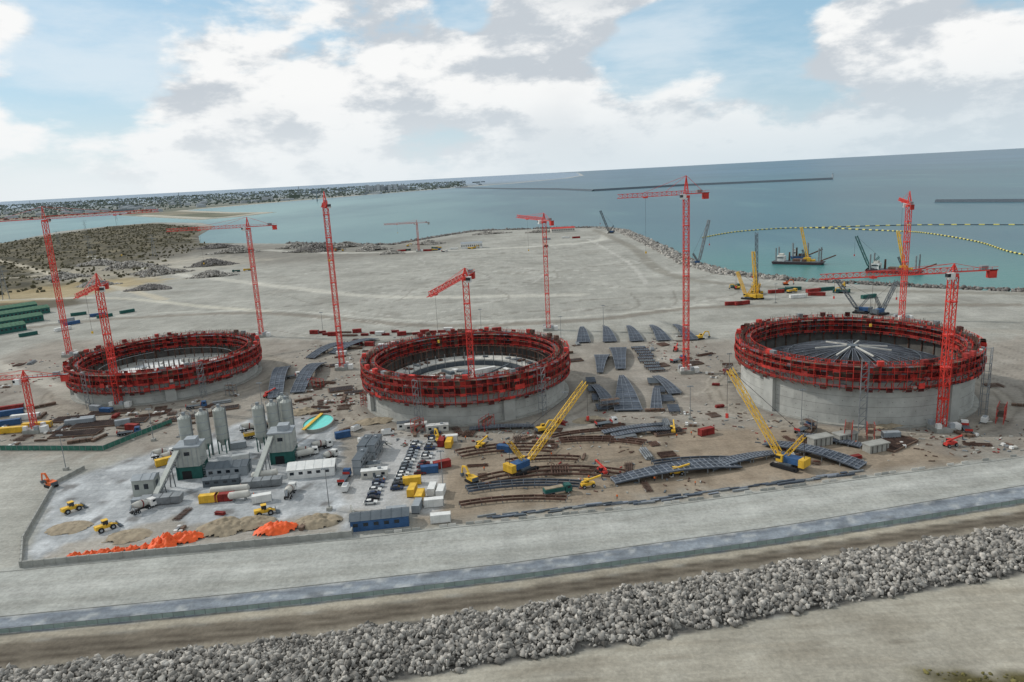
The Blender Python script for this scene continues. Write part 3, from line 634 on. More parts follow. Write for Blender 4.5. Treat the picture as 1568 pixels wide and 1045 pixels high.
def m_tele(m):
    b=MB(); wheels(b,(-1.6,1.6),1.2,.65); b.box((0,0,1.2),(4.6,1.5,.8),m); b.box((-.2,.65,2),(1.5,.9,1.3),GLASS); b.box((-.2,.65,2.7),(1.6,1,.12),m); b.beam((-2.2,-.3,2.2),(4.6,-.3,3.4),.45,m,.5); b.beam((4.6,-.3,3.4),(5.2,-.3,1.8),.3,GREYD); b.box((5.8,-.3,1.7),(1.4,1.2,.12),GREYD)
    return b.mesh('telehandler')
def m_stack(kind):
    b=MB()
    if kind=='rebar':
        for i in range(14):
            b.beam((-6+random.uniform(-.5,.5),-1.6+i*.24,.25+.3*(i%3)),(6+random.uniform(-.5,.5),-1.6+i*.24,.25+.3*(i%3)),.16,RUST)
        for x in (-4,0,4): b.box((x,0,.08),(.3,4,.16),BROWN)
    elif kind=='beams':
        for i in range(7):
            y=-3+i; b.box((0,y,.3),(9,.4,.08),RUST); b.box((0,y,.6),(9,.1,.6),RUST); b.box((0,y,.93),(9,.4,.08),RUST)
    elif kind=='timber':
        for i in range(4):
            for j in range(3): b.box((i*2.6-4,0,.25+j*.5),(2.3,1.6+.3*random.random(),.42),BROWN,random.uniform(-.05,.05))
    elif kind=='panels':
        for j in range(5): b.box((random.uniform(-.2,.2),random.uniform(-.2,.2),.2+j*.3),(5,2.2,.14),RED2,random.uniform(-.03,.03)); b.box((0,0,.05+j*.3),(.3,2.2,.14),BROWN)
    elif kind=='mesh':
        for i in range(13): b.beam((-4+i*.67,-3,.5),(-4+i*.67,3,.5),.1,RUST)
        for i in range(9): b.beam((-4,-3+i*.75,.62),(4,-3+i*.75,.62),.1,RUST)
        for x in (-3,3): b.box((x,0,.2),(.3,6,.4),BROWN)
    elif kind=='pallets':
        for i in range(6):
            b.box(((i%3)*1.8-1.8,(i//3)*1.8-.9,.5),(1.3,1.2,.8+.4*(i%2)),random.choice([OFFW,WHITE,GREY,BROWN,STEEL])); b.box(((i%3)*1.8-1.8,(i//3)*1.8-.9,.06),(1.4,1.3,.12),BROWN)
    elif kind=='pipes':
        for i in range(7):
            b.cyl((-5,-1.8+(i%4)*.9+.45*(i//4),.42+.75*(i//4)),(5,-1.8+(i%4)*.9+.45*(i//4),.42+.75*(i//4)),.38,.38,STEEL,10)
    return b.mesh(kind+'_stack')
CT={k:m_container(6,2.4,2.6,v) for k,v in dict(r=RED2,b=BLUE,y=YEL,w=WHITE,g=TEAL,s=GREY).items()}
CTL={k:m_container(12,2.4,2.6,v) for k,v in dict(r=RED2,b=BLUE,y=YEL,w=WHITE,g=TEAL,s=GREY).items()}
def cont(k,x,y,rz=0,z=0,long=False): put((CTL if long else CT)[k],'shipping_container',(x,y,z),rz)
CAR=[m_car(m) for m in (WHITE,GREY,GREYD,mat('dark_blue_car_paint',(40,56,84),.35),WHITE,mat('black_car_paint',(30,32,36),.35),mat('maroon_car_paint',(96,40,42),.4))]; VAN=m_car(WHITE,True)
MIX=m_mixer(); TRK=m_truck(WHITE); TRKB=m_truck(BLUE); DMP=m_truck(YEL,YEL); DMPG=m_truck(TEAL,TEAL); EXY=m_excav(YEL); EXO=m_excav(mat('orange_machine',(206,98,44),.6)); LOA=m_loader(YEL); TEL=m_tele(YEL); TELR=m_tele(RED)
ST={k:m_stack(k) for k in ('rebar','beams','timber','panels','mesh','pallets','pipes')}
def stack(k,x,y,rz=0,sc=1): put(ST[k],ST[k].name.split('.')[0],(x,y,0),rz,sc)
# ---------------------------------------------------------------- batching plants
def silos(P,h,r):
    for x,y in P:
        b=MB(); b.cyl((0,0,6),(0,0,h-1),r,r,SILO,22); b.cyl((0,0,h-1),(0,0,h),r,.8,SILO,22); b.cyl((0,0,3),(0,0,6),.5,r,SILO,22)
        for k in range(3): b.cyl((0,0,8+k*(h-9)/3),(0,0,8.25+k*(h-9)/3),r+.06,r+.06,GREY,22)
        for a in range(4): t_=a*math.pi/2+.78; b.beam((r*.9*math.cos(t_),r*.9*math.sin(t_),0),(r*.9*math.cos(t_),r*.9*math.sin(t_),7),.35,TEAL)
        for i in range(12): t_=i*math.pi/6; u=(i+1)*math.pi/6; b.beam((r*math.cos(t_),r*math.sin(t_),h+.3),(r*math.cos(u),r*math.sin(u),h+.3),.12,STEEL); b.beam((r*math.cos(t_),r*math.sin(t_),h-.9),(r*math.cos(t_),r*math.sin(t_),h+.3),.1,STEEL)
        b.beam((r+.2,0,.5),(r+.2,0,h),.3,STEEL); b.box((0,0,h+.5),(1,1,1.2),GREY); b.obj('cement_silo',(x,y,0))
silos([(-124,264),(-119,268),(-114,272)],18.5,2.3); silos([(-99,272),(-94.5,275),(-90,278),(-93,284)],18.5,2.2)
def plant(x,y,rz):
    b=MB(); b.box((0,0,2.3),(8,7,4.6),TEAL); b.box((0,0,8.2),(8.6,7.6,7),SILO); b.box((0,0,12),(9,8,.5),GREY); b.box((1,0,13.2),(4,4,2.2),GREY)
    for k in range(5): b.box((-3.4+k*1.7,-3.86,8.2),(.12,.12,6.8),GREY)
    b.box((0,-3.9,9.6),(1.8,.1,1.3),GLASS); b.box((-1,-3.56,1.6),(3.2,.1,3.0),DARK)
    for sx in (-1,1):
        for sy in (-1,1): b.beam((sx*4.2,sy*3.7,0),(sx*4.2,sy*3.7,5),.4,TEAL)
    for k in range(10): b.beam((4.6,-3.5+.01*k,k*.9),(4.6+.9,-3.5,k*.9),.15,STEEL)
    lattice(b,(-3,-4,10.5),(-6,-20,1.5),1.3,STEEL,2,.22); b.beam((-3,-4,11.2),(-6,-20,2.2),1.8,SILO,.7)
    for t_ in (.35,.7): p=Vector((-3,-4,10.5)).lerp(Vector((-6,-20,1.5)),t_); b.beam((p.x-.8,p.y,0),(p.x-.3,p.y,p.z),.3,STEEL);b.beam((p.x+.8,p.y,0),(p.x+.3,p.y,p.z),.3,STEEL)
    for k in range(4): b.box((-4+k*3.2-4,-23,1.6),(3,3.4,2.4),STEEL,0,1.15)
    b.obj('concrete_batching_plant',(x,y,0),rz)
plant(-117,250,.1); plant(-87,260,.1)
def shed(name,x,y,L,W,H,wm,rm,rz=0):
    b=MB(); b.box((0,0,H/2),(L,W,H),wm); hw=W/2+.3
    b.add([(-L/2-.3,-hw,H),(L/2+.3,-hw,H),(L/2+.3,0,H+W*.18),(-L/2-.3,0,H+W*.18),(L/2+.3,hw,H),(-L/2-.3,hw,H)],[(0,1,2,3),(3,2,4,5),(1,4,2),(0,3,5),(0,5,4,1)],rm)
    for i in range(int(L/3)): xx=-L/2+1.5+i*3; b.box((xx,-W/2-.03,H*.6),(1.4,.08,H*.3),GLASS); b.beam((xx+1.4,-hw,H+.04),(xx+1.4,0,H+W*.18+.04),.12,rm); b.beam((xx+1.4,hw,H+.04),(xx+1.4,0,H+W*.18+.04),.12,rm)
    b.box((L/2+.04,0,H*.4),(.08,W*.35,H*.75),GREYD); b.obj(name,(x,y,0),rz)
shed('white_tent',-73,246,16,8,3.4,WHITE,WHITE,.12); shed('blue_site_building',-42,203,17,6,3.4,BLUE,GREYD,.12)
shed('grey_workshop',-104,250,14,7,3.6,GREY,GREYD,.1); shed('grey_workshop',-127,236,7,6,6,SILO,GREY,.1); shed('grey_workshop',-103,240,12,3,2.6,GREYD,GREYD,.1)
def htank(x,y,rz,m=OFFW,L=8):
    b=MB(); b.cyl((-L/2,0,2),(L/2,0,2),1.2,1.2,m,16)
    for sg in (-1,1): b.cyl((sg*L/2,0,2),(sg*(L/2+.5),0,2),1.2,.5,m,16); b.box((sg*L*.3,0,.5),(.5,2.2,1),STEEL)
    b.obj('horizontal_storage_tank',(x,y,0),rz)
htank(-97,231,.1,L=12); htank(-89,243,.3); htank(-92,226,.2,L=6); htank(-80,262,.5,L=6)
CB=m_cabin(12,3,2.8,GREY,2); CB2=m_cabin(9,3,2.8,OFFW,1,WHITE); CB3=m_cabin(6,3,2.8,WHITE,1)
for x,y,rz,c in ((-57,262,1.5,CB),(-53.5,262,1.5,CB),(-56,248,1.5,CB),(-50,240,.1,CB2),(-41,287,.1,CB2),(-32,284,.1,CB2),(-46,289,.1,CB3),(-52,246,.1,CB3)): put(c,'site_cabin',(x,y,0),rz)
for k,x,y,rz in (('y',-35,224,1.5),('y',-32,219,1.5),('w',-28.5,224,1.5),('w',-25.5,222,1.5),('s',-32,212,1.5),('r',-29,268,1.5),('y',-26,266,1.5),('w',-26,271,.1),('w',-24,203,.1),('b',-31,241,.1),('r',-27,245,.4),('y',-36,232,.1),('w',-27,214,.1),('s',-38,209,.1)): cont(k,x,y,rz)
for k,x,y,rz in (('y',-102,226,.1),('r',-97,226.5,.1),('s',-124,226,.1),('w',-104,262,.3),('b',-70,282,.4),('y',-133,262,.6),('s',-110,276,.3),('w',-84,224,.3)): cont(k,x,y,rz)
for i in range(15):
    put(CAR[random.randrange(7)],'parked_car',(-40.6+random.uniform(-.2,.2)+i*.12,228+i*3.0,0),.05+random.uniform(-.05,.05))
    if i%3!=1: put(CAR[random.randrange(7)],'parked_car',(-34.2+i*.12,240+i*2.9,0),.05+random.uniform(-.05,.05))
for i in range(8): put(random.choice(CAR),'parked_car' ,(-47.6+random.uniform(-.3,.3),218+i*3.2,0),.1+random.uniform(-.1,.1))
for x,y,rz in ((-52,283,.2),(-66,290,1),(-60,275,.4),(250,240,.5),(176,262,.8),(170,272,1),(-58,230,1.6)): put(VAN,'parked_van',(x,y,0),rz)
for x,y,rz in ((-137,270,.5),(-132,266,.6),(-127,262,.7),(-80,264,.3),(-76,270,.6),(-112,296,.3),(-122,222,1),(-76,228,1.6),(-70,258,1.2),(-103,300,.2)): put(MIX,'concrete_mixer_truck',(x,y,0),rz)
for m_,nm,x,y,rz in ((TRKB,'flatbed_truck',-60,238,1.5),(TRK,'flatbed_truck',164,254,1.2),(DMP,'dump_truck',-107,288,.5),(DMPG,'dump_truck',175,280,1.1),(LOA,'wheel_loader',-146,224,.9),(LOA,'wheel_loader',-127,209,.8),(LOA,'wheel_loader',-80,214,.4),(TRKB,'flatbed_truck',-165,300,.3),(DMPG,'dump_truck',12,218,.3),(TEL,'telehandler',22,222,.3),(TEL,'telehandler',52,228,.2),(TELR,'telehandler',28,232,2),(TEL,'telehandler',-14,262,1),(EXY,'excavator',-16,231,2.2),(EXY,'excavator',10,276,.4),(EXY,'excavator',-30,270,2),(EXO,'excavator',-166,246,2.6),(TEL,'telehandler',60,268,1.4),(TRK,'flatbed_truck',36,280,.3),(TEL,'telehandler',127,285,0.3),(TRKB,'flatbed_truck',108,262,.6),(TELR,'telehandler',150,240,.3),(TRK,'flatbed_truck',188,240,.2),(EXY,'excavator',195,255,1),(TRK,'flatbed_truck',-118,380,.4),(TELR,'telehandler',-120,346,1),(TEL,'telehandler',-72,372,1),(TRKB,'flatbed_truck',86,372,.5),(EXY,'excavator',110,420,.3),(TRKB,'flatbed_truck',-150,334,.3),(TELR,'telehandler',90,395,1.2)):
    put(m_,nm,(x,y,0),rz)
for k in range(26):
    x,y=random.choice([(-250,1120),(-120,1060),(-60,1040),(60,1010),(210,580),(240,560),(180,590),(-330,900),(-140,1150)]); m_,nm=random.choice([(EXY,'excavator'),(EXO,'excavator'),(DMP,'dump_truck'),(DMPG,'dump_truck'),(TRK,'flatbed_truck')])
    put(m_,nm,(x+random.uniform(-28,28),y+random.uniform(-25,25),0),random.uniform(0,6.28))
shed('white_office_building',-50,1050,30,12,7,WHITE,GREY,0); shed('red_roof_building',95,1255,40,12,6,OFFW,RED,.1)
for x,y,k in ((-112,1040,'r'),(-100,1045,'b'),(-75,1042,'w'),(-150,1055,'r'),(205,560,'r'),(214,566,'g'),(222,570,'g'),(232,556,'r'),(244,560,'g'),(250,548,'g'),(160,520,'r'),(166,520,'r'),(90,1130,'w'),(105,1120,'r'),(60,1120,'s'),(257,520,'g'),(228,540,'r'),(212,535,'w')): cont(k,x,y,random.uniform(-.4,.4),0,True)
random.seed(5)
for i in range(26):
    x=-135+i*5.2+random.uniform(-1,1); y=492-i*.9+random.uniform(-7,7)
    if i%3==0: cont(random.choice('rrrwr'),x,y,random.uniform(-.25,.25),0)
    else: stack(random.choice(['panels','panels','timber','rebar']),x,y,random.uniform(-.3,.3))
for i in range(9): cont(random.choice('rrsw'),random.uniform(-120,-70),random.uniform(425,455),random.uniform(-.4,.4))
for x,y,L in ((-430,640,46),(-408,600,40),(-455,668,40),(-395,560,36)): shed('green_storage_shed',x,y,L,12,5,TEAL,GREEN,.85)
for x,y in ((-365,600),(-350,620),(-340,612),(-352,585),(-372,630),(-330,630),(-345,560),(-362,545)): cont(random.choice('wbgsb'),x,y,random.uniform(.5,1.1),0,True)
for k,x,y,rz in (('y',-222,311,.1),('y',-214,316,.1),('b',-232,322,.3),('b',-241,338,.4),('r',-246,346,.4),('w',-228,330,.2),('s',-196,318,.2)): cont(k,x,y,rz,0,True)
# petals of the dome roofs
def petal(L,w0,w1,arch,rz,x,y,z=0.9,slats=True,name='dome_roof_panel'):
    b=MB(); n=22
    def q(t_,sg,dz=0): w_=w0+(w1-w0)*t_; return (sg*w_/2,-L/2+L*t_,z+arch*math.sin(math.pi*(.15+.7*t_))-arch*.45+dz)
    for i in range(n):
        t0,t1=i/n,(i+1)/n
        b.add([q(t0,-1),q(t0,1),q(t1,1),q(t1,-1),q(t0,-1,-.3),q(t0,1,-.3),q(t1,1,-.3),q(t1,-1,-.3)],[(0,1,2,3),(7,6,5,4),(0,4,5,1),(1,5,6,2),(2,6,7,3),(3,7,4,0)],SLATE)
        if slats: b.beam(q(t0,-1,.12),q(t0,1,.12),.2,SLATEL,.25)
        for sg in (-1,-.33,.33,1): b.beam(q(t0,sg*.96,.2),q(t1,sg*.96,.2),.15,SLATEL)
        if i%4==0: b.beam((q(t0,-.8)[0],q(t0,0)[1],0),q(t0,-.8),.3,STEEL);b.beam((q(t0,.8)[0],q(t0,0)[1],0),q(t0,.8),.3,STEEL)
    b.obj(name,(x,y,0),rz)
petal(54,12,2,4,-.1,50,322); petal(34,6,3,3,.1,39,318); petal(30,5,2.5,2,-.2,62,310)
petal(36,3,9,4,-.16,46,374); petal(46,5,10,4,-.12,57,384); petal(30,6,3,2,.1,70,330)
for i in range(5): petal(44,8.5,2,3,-.08+.02*i,44+i*15,447-2*i)
petal(62,7,8,7,.22,-122,372); petal(58,7,8,7,.05,-108,378); petal(40,6,8,4,-.35,-112,440); petal(40,6,7,4,-.5,-98,448); petal(36,5,6,3,-.3,-186,470)
petal(44,5,9,3,-1.35,52,229); petal(30,6,3,2,-1.25,78,236); petal(34,7,5,3,.75,101,238); petal(24,3,3,1.5,-1.4,48,268); petal(26,3,2.5,1,-1.35,46,273)
petal(26,3,3,1,1.55,-6,282); petal(22,4,3,1,.9,112,250)
def frame(x,y,L,W,rz,m=SLATE,n=9,h=1.2):
    b=MB()
    for i in range(n): b.box((-L/2+L*(i+.5)/n,0,h),(L/n*.6,W,.25),m)
    for sy in (-1,1): b.beam((-L/2,sy*W*.46,h-.3),(L/2,sy*W*.46,h-.3),.35,RUST)
    for sx in (-1,0,1):
        for sy in (-1,1): b.beam((sx*L*.45,sy*W*.4,0),(sx*L*.45,sy*W*.4,h),.3,STEEL)
    b.obj('steel_trestle_frame',(x,y,0),rz)
random.seed(9)
for i in range(8): frame(37 if i%2 else 66,294+i*7,random.uniform(8,12),random.uniform(4,6),1.5+random.uniform(-.06,.06),random.choice([SLATE,GREYD,SLATE]))
for i in range(9): frame(71+random.uniform(-1,1),356+i*6,8,4,random.uniform(-.08,.08),random.choice([SLATE,GREYD]),8)
def arc_beam(x,y,R,a0,a1,k=3,m=RUST,gap=2.2):
    b=MB()
    for j in range(k):
        r=R+j*gap; n=20
        P=[(r*math.cos(a0+(a1-a0)*i/n),r*math.sin(a0+(a1-a0)*i/n)-R,.9) for i in range(n+1)]
        for i in range(n): b.beam(P[i],P[i+1],.35,m,.7)
        for i in range(0,n+1,4): b.beam((P[i][0],P[i][1],0),P[i],.3,STEEL)
    n=10
    for i in range(n+1): a=a0+(a1-a0)*i/n; b.beam((R*math.cos(a),R*math.sin(a)-R,1.1),((R+gap*(k-1))*math.cos(a),(R+gap*(k-1))*math.sin(a)-R,1.1),.18,m)
    b.obj('curved_steel_beam',(x,y,0))
arc_beam(-4,256,40,1.15,2.0,3,gap=3.4); arc_beam(10,232,46,1.05,2.05,3,gap=3.4); arc_beam(0,224,60,1.25,1.85,3,SLATE); arc_beam(34,272,50,1.2,2.0,2); arc_beam(22,262,44,1.0,1.7,3); arc_beam(60,238,60,1.25,1.8,2,SLATE); arc_beam(8,246,36,1.2,1.9,2,gap=3)
arc_beam(-2,214,60,1.3,1.85,2)
def pit(x,y,L,W,rz):
    b=MB(); b.box((0,0,.35),(L,W,.7),BROWN); b.box((0,0,.72),(L-1,W-1,.1),DARK)
    for i in range(int(L/.8)): b.beam((-L/2+.5+i*.8,-W/2+.5,.9),(-L/2+.5+i*.8,W/2-.5,.9),.13,RUST)
    b.obj('rebar_formwork_bay',(x,y,0),rz)
for x,y,L,W,rz in ((133,245,16,9,.6),(58,268,12,6,.2),(-68,357,10,7,.3),(-86,352,12,8,.3),(-135,330,12,6,.3),(-186,316,22,9,.1),(-204,326,16,8,.1),(-190,333,20,6,.1),(-172,318,12,7,.2),(92,366,10,6,.3),(-78,345,10,5,.2),(-190,304,20,8,.1),(-150,318,12,6,.3),(-98,402,10,6,.2),(33,385,9,5,.2)): pit(x,y,L,W,rz)
random.seed(21)
zones=[(-15,60,214,280,30),(-215,-140,292,345,36),(-110,-60,300,380,18),(-60,10,268,288,8),(30,110,262,300,12),(85,170,228,262,14),(-130,-60,400,470,10),(76,110,340,430,12),(-260,-150,300,335,12),(-105,-55,318,350,8),(150,215,232,262,9),(-330,-250,380,460,8),(25,40,395,430,4),(200,260,380,430,4),(-140,-60,205,222,4)]
cen=((146,307),(-22,335),(-187,390))
for x0,x1,y0,y1,n in zones:
    for _ in range(n):
        x,y=random.uniform(x0,x1),random.uniform(y0,y1)
        if any(math.hypot(x-a,y-c)<53 for a,c in cen): continue
        if y<float(WAL(x))+6: continue
        k=random.choice(['rebar','rebar','beams','timber','timber','panels','mesh','mesh','pallets','pipes','pallets','ctr'])
        if k=='ctr': cont(random.choice('rssbww'),x,y,random.uniform(-.5,.7))
        else: stack(k,x,y,random.choice([random.uniform(-.4,.6),1.6+random.uniform(-.3,.3)]),random.uniform(.5,.95))
for i in range(30):
    a=random.uniform(0,6.28); c=random.choice(cen); r=random.uniform(55,66); x,y=c[0]+r*math.cos(a),c[1]+r*math.sin(a)
    if y<float(WAL(x))+8: continue
    stack(random.choice(['panels','timber','pallets','mesh']),x,y,a,random.uniform(.6,1))
b=MB(); random.seed(77)
for _ in range(1500):
    x0,x1,y0,y1,n=random.choice(zones[:12]); x,y=random.uniform(x0,x1),random.uniform(y0,y1)
    if any(math.hypot(x-a,y-c)<49 for a,c in cen) or y<float(WAL(x))+3: continue
    b.box((x,y,.15),(random.uniform(.3,2.2),random.uniform(.2,.6),random.uniform(.12,.5)),random.choice([RUST,BROWN,STEEL,OFFW,GREYD,BROWN,BROWN,RED2,CONC]),random.uniform(0,3.14))
b.obj('scattered_site_debris')
def scaffold(x,y,L,W,H,rz,m=RED):
    b=MB(); nx=max(1,int(L/2.5)); nzz=max(1,int(H/2))
    for i in range(nx+1):
        for sy in (-1,1): b.beam((-L/2+i*L/nx,sy*W/2,0),(-L/2+i*L/nx,sy*W/2,H+1),.16,m)
    for k in range(1,nzz+1):
        z=k*H/nzz; b.box((0,0,z),(L,W,.12),BROWN)
        for sy in (-1,1): b.beam((-L/2,sy*W/2,z+1),(L/2,sy*W/2,z+1),.12,m); b.beam((-L/2,sy*W/2,z-H/nzz),(L/2,sy*W/2,z),.12,m)
    b.obj('scaffold_tower',(x,y,0),rz)
for x,y in ((-12,284),(-40,284),(104,345),(110,262),(120,252),(-66,322),(-140,352),(-100,360),(128,252),(40,300),(182,262)): scaffold(x,y,random.uniform(4,9),2.4,random.uniform(3,6),random.uniform(0,3),random.choice([RED,STEEL,RED]))
for x,y,z in ((118,250,3),(124,240,2.6),(108,248,3)):
    b=MB(); b.box((0,0,z/2),(8,3.6,z),CONC); b.box((0,0,z+.2),(8.6,4.2,.4),CONC)
    for i in range(4): b.box((-3+i*2,-1.85,z/2),(.3,.2,z),CONCD)
    b.obj('precast_concrete_unit',(x,y,0),.3)
b=MB(); M1=mat('turquoise_water',(96,206,196),.3,0,.1); ring(b,7,0,1.6,CONC,32); ring(b,6.6,0,1.6,CONC,32,inner=True); annulus(b,6.6,7,1.6,CONC,32); b.cyl((0,0,0),(0,0,1.2),6.6,6.6,M1,32); b.beam((-4,-7,1.9),(-1,7,1.9),1.6,YEL,.3); o=b.obj('settling_pond',(-84,299,0)); o.scale=(.9,1.5,1)
def heap(name,x,y,rx,ry,h,m,rz=0,rough=.5,seed=0):
    n=36; gx,gy=np.meshgrid(np.linspace(-1,1,n),np.linspace(-1,1,n),indexing='ij'); r=np.hypot(gx,gy)
    px,py=gx*rx,gy*ry; nn=nz(px+seed*13,py,rx*.8,1)+.5*nz(px,py+seed*7,rx*.3,2)+.35*nz(px+3*seed,py,rx*.13,3)
    Zz=np.clip((1-r**2.2)*h*(1+rough*nn),-.3,None)*(r<1.15)+.05
    idx=np.arange(n*n).reshape(n,n); Fq=np.stack([idx[:-1,:-1],idx[1:,:-1],idx[1:,1:],idx[:-1,1:]],-1).reshape(-1,4)
    keep=(r*(1+.22*nn)).ravel()[Fq].max(1)<1.0
    put(npmesh(name,np.stack([px.ravel()+.3*nn.ravel(),py.ravel(),Zz.ravel()],1),Fq[keep],[m]),name,(x,y,0),rz)
heap('orange_tarpaulin',-104,197,4.5,5,2.6,ORANGE,0,.7,1); heap('orange_tarpaulin',-99,200,6,3,2,ORANGE,.3,.7,2); heap('orange_tarpaulin',-73,203,7,3.6,2.2,ORANGE,.2,.6,3)
for i in range(6): heap('orange_tarpaulin',-128+i*3.8,193.5+i*.6,2.4,1.2,.9,ORANGE,.1,.8,4+i)
for x,y,rx,ry,h in ((-90,206,9,6,2.2),(-82,208,8,5,1.8),(-62,207,8,5,1.8),(-118,204,7,5,.8),(-96,318,8,5,1.6),(-60,300,9,5,1.2),(-140,212,7,5,.7),(30,287,7,4,1.2),(140,262,8,3,1.2)): heap('sand_pile',x,y,rx,ry,h,SAND,.1,.5,int(x))
def wall(name,P,h,th,m,post=3,meshy=False):
    b=MB()
    for i in range(len(P)-1):
        a=Vector((*P[i],0));c=Vector((*P[i+1],0));L=(c-a).length;n=max(1,int(L/post))
        for k in range(n):
            p=a.lerp(c,k/n);q=a.lerp(c,(k+1)/n)
            b.beam(p+Vector((0,0,h/2)),q.lerp(p,.02)+Vector((0,0,h/2)),th,m,h-(.15 if meshy else 0)); b.beam(p,p+Vector((0,0,h+.1)),th+(.08 if meshy else .14),STEEL if meshy else m)
            if meshy: b.beam(p+Vector((0,0,h)),q+Vector((0,0,h)),.1,STEEL)
    b.obj(name,(0,0,0))
FM=mat('fence_mesh_green_grey',(136,152,146),.8,0,.12,.4,island=.08)
wall('concrete_block_wall',[(-140,188.5),(-95,192.5),(-49.5,196.5),(-50,206),(-53,214)],1.8,.5,CONC)
wall('concrete_block_wall',[(-140,188.5),(-150,205),(-166,248),(-163,262)],1.4,.4,CONC)
xs=list(range(-170,240,10)); wall('security_fence',[(x,float(FEN(x))+.6) for x in xs],1.3,.04,FM,2.5,True)
wall('security_fence',[(-250,312),(-212,288),(-166,281),(-160,296),(-152,312)],2.2,.06,mat('green_fence',(60,110,96),.8),2.5,True)
b=MB()
for i,x in enumerate(np.arange(-45,230,2.6)):
    if random.random()<.6:
        y=float(WAL(x))+.2; b.add([(x,y-.3,0),(x+2.3,y-.3+.3,0),(x+2.3,y+.6,0),(x,y+.3,0),(x,y-.1,.7),(x+2.3,y+.2,.7),(x+2.3,y+.4,.7),(x,y+.1,.7)],[(0,1,5,4),(1,2,6,5),(2,3,7,6),(3,0,4,7),(4,5,6,7)],random.choice([CONC,CONC,OFFW]))
b.obj('concrete_barrier_row')
b=MB()
for i in range(80):
    x=-10+i*1.5+random.uniform(-1,1); y=float(WAL(x))+random.uniform(2,4.5); b.box((x,y,.2+.2*random.random()),(random.uniform(2,6),random.uniform(.3,.9),random.uniform(.2,.6)),random.choice([SLATE,SLATEL,GREYD,SLATE,STEEL]),.18+random.uniform(-.08,.08))
b.obj('stacked_steel_plates')
for f_,off,nm in ((STR,.0,'road_kerb'),(WAL,-1.2,'road_kerb')):
    b=MB(); 
    for x in range(-200,250,6): b.beam((x,float(f_(x))+off,.07),(x+5.95,float(f_(x+6))+off,.07),.3,CONC,.14)
    b.obj(nm)
def lmast(x,y,h=14):
    b=MB(); b.box((0,0,.5),(1.6,1.6,1),CONC); b.cyl((0,0,1),(0,0,h),.16,.09,STEEL,8); b.beam((-1,0,h),(1,0,h),.15,STEEL)
    for s in (-1,-.35,.35,1): b.box((s,-.15,h-.2),(.45,.3,.4),GREY)
    b.obj('floodlight_mast',(x,y,0))
for x,y in ((-60,215),(-25,225),(20,283),(70,282),(110,270),(-150,290),(-115,322),(-70,335),(100,330),(60,470),(-20,480),(-130,500),(190,520),(-170,262),(30,440),(225,240),(-240,420)): lmast(x,y)
def barge(x,y,L,W,rz,m,cr=True):
    b=MB(); b.prof([(-L/2,-1),(L/2,-1),(L/2+3,2.2),(-L/2-2,2.2)],-W/2,W/2,m); b.box((0,0,2.4),(L,W-1,.3),GREYD)
    b.box((-L*.36,0,5),(L*.16,W*.6,5.5),WHITE); b.box((-L*.36,0,8.6),(L*.1,W*.4,2.4),OFFW); b.box((-L*.36,-W*.3-.05,6),(L*.14,.1,1),GLASS)
    b.box((L*.05,0,3.6),(L*.3,W*.5,2.4),RUST); b.box((L*.3,2,3.4),(L*.12,W*.3,2),YEL)
    b.cyl((-L*.2,3,2.4),(-L*.2,3,11),1,.8,RUST,10)
    for sx in (-.45,.1,.47):
        for sy in (-1,1): b.cyl((sx*L,sy*W*.4,-1),(sx*L,sy*W*.4,16 if sx!=.1 else 5),.7,.7,STEEL,8)
    if cr: lattice(b,(L*.22,0,3),(L*.22-8,2,36),1.8,YEL,3,.45); lattice(b,(L*.2,0,3),(L*.2-5,0,14),1.2,GREYD,3,.4); b.box((L*.2,0,4.5),(6,5,4),YEL)
    b.beam((L*.48,0,3),(L*.48+14,0,9),1.2,RUST)
    b.obj('dredging_barge',(x,y,-1.8),rz)
barge(288,730,44,14,-.6,mat('barge_hull',(62,52,56),.7)); barge(338,642,40,14,-.75,mat('barge_hull_red',(110,44,44),.7)); barge(306,770,16,6,-.3,BLUE,False)
crawler((324,652),(312,660,30),col=TEAL,w=1.9,t=.4)
def pipe(P,name='floating_pipeline'):
    b=MB(); Q=curve(P,14)
    for i in range(len(Q)-1):
        a=Vector((*Q[i],-1.6));c=Vector((*Q[i+1],-1.6)); b.beam(a,c,.8,DARK)
        n=max(1,int((c-a).length/9))
        for k in range(n): p=a.lerp(c,(k+.2)/n);q=a.lerp(c,(k+.6)/n); b.cyl(p,q,1.0,1.0,mat('yellow_float',(214,200,110),.5),8)
    b.obj(name)
pipe([(275,1043),(350,1110),(446,1113),(520,1000),(539,947),(530,830),(499,710),(520,600),(600,520)]); pipe([(446,1113),(600,1060),(760,930)])
for x,y in ((-1150,2050),(-900,1500),(-700,1250),(-1500,2900),(-520,760),(-560,1180)):
    b=MB(); 
    for sx in (-1,1):
        for sy in (-1,1): b.beam((sx*3,sy*3,0),(sx*.6,sy*.6,34),.35,STEEL)
    for z in (6,12,18,24): w_=3-2.4*z/34; b.beam((-w_,-w_,z),(w_,-w_,z+5),.3,STEEL); b.beam((w_,w_,z),(-w_,w_,z+5),.3,STEEL)
    for z in (24,29,34): b.beam((-6,0,z),(6,0,z),.35,STEEL)
    b.obj('power_pylon',(x,y,0),.5)
n=16000; x=rng.uniform(-1700,-440,n); y=rng.uniform(600,2400,n); ok=(sdist(x,y,SCR)>5)&(nz(x,y,60,2)>-.15)&(sdist(x,y,LAND)>15); x,y=x[ok],y[ok]
rocks('scrub_vegetation',np.stack([x,y,np.full_like(x,.9)],1),rng.uniform(.5,1,len(x))**2*2.2+.5,mat('scrub_foliage',(80,76,56),.95,0,.3,.3,island=.35))
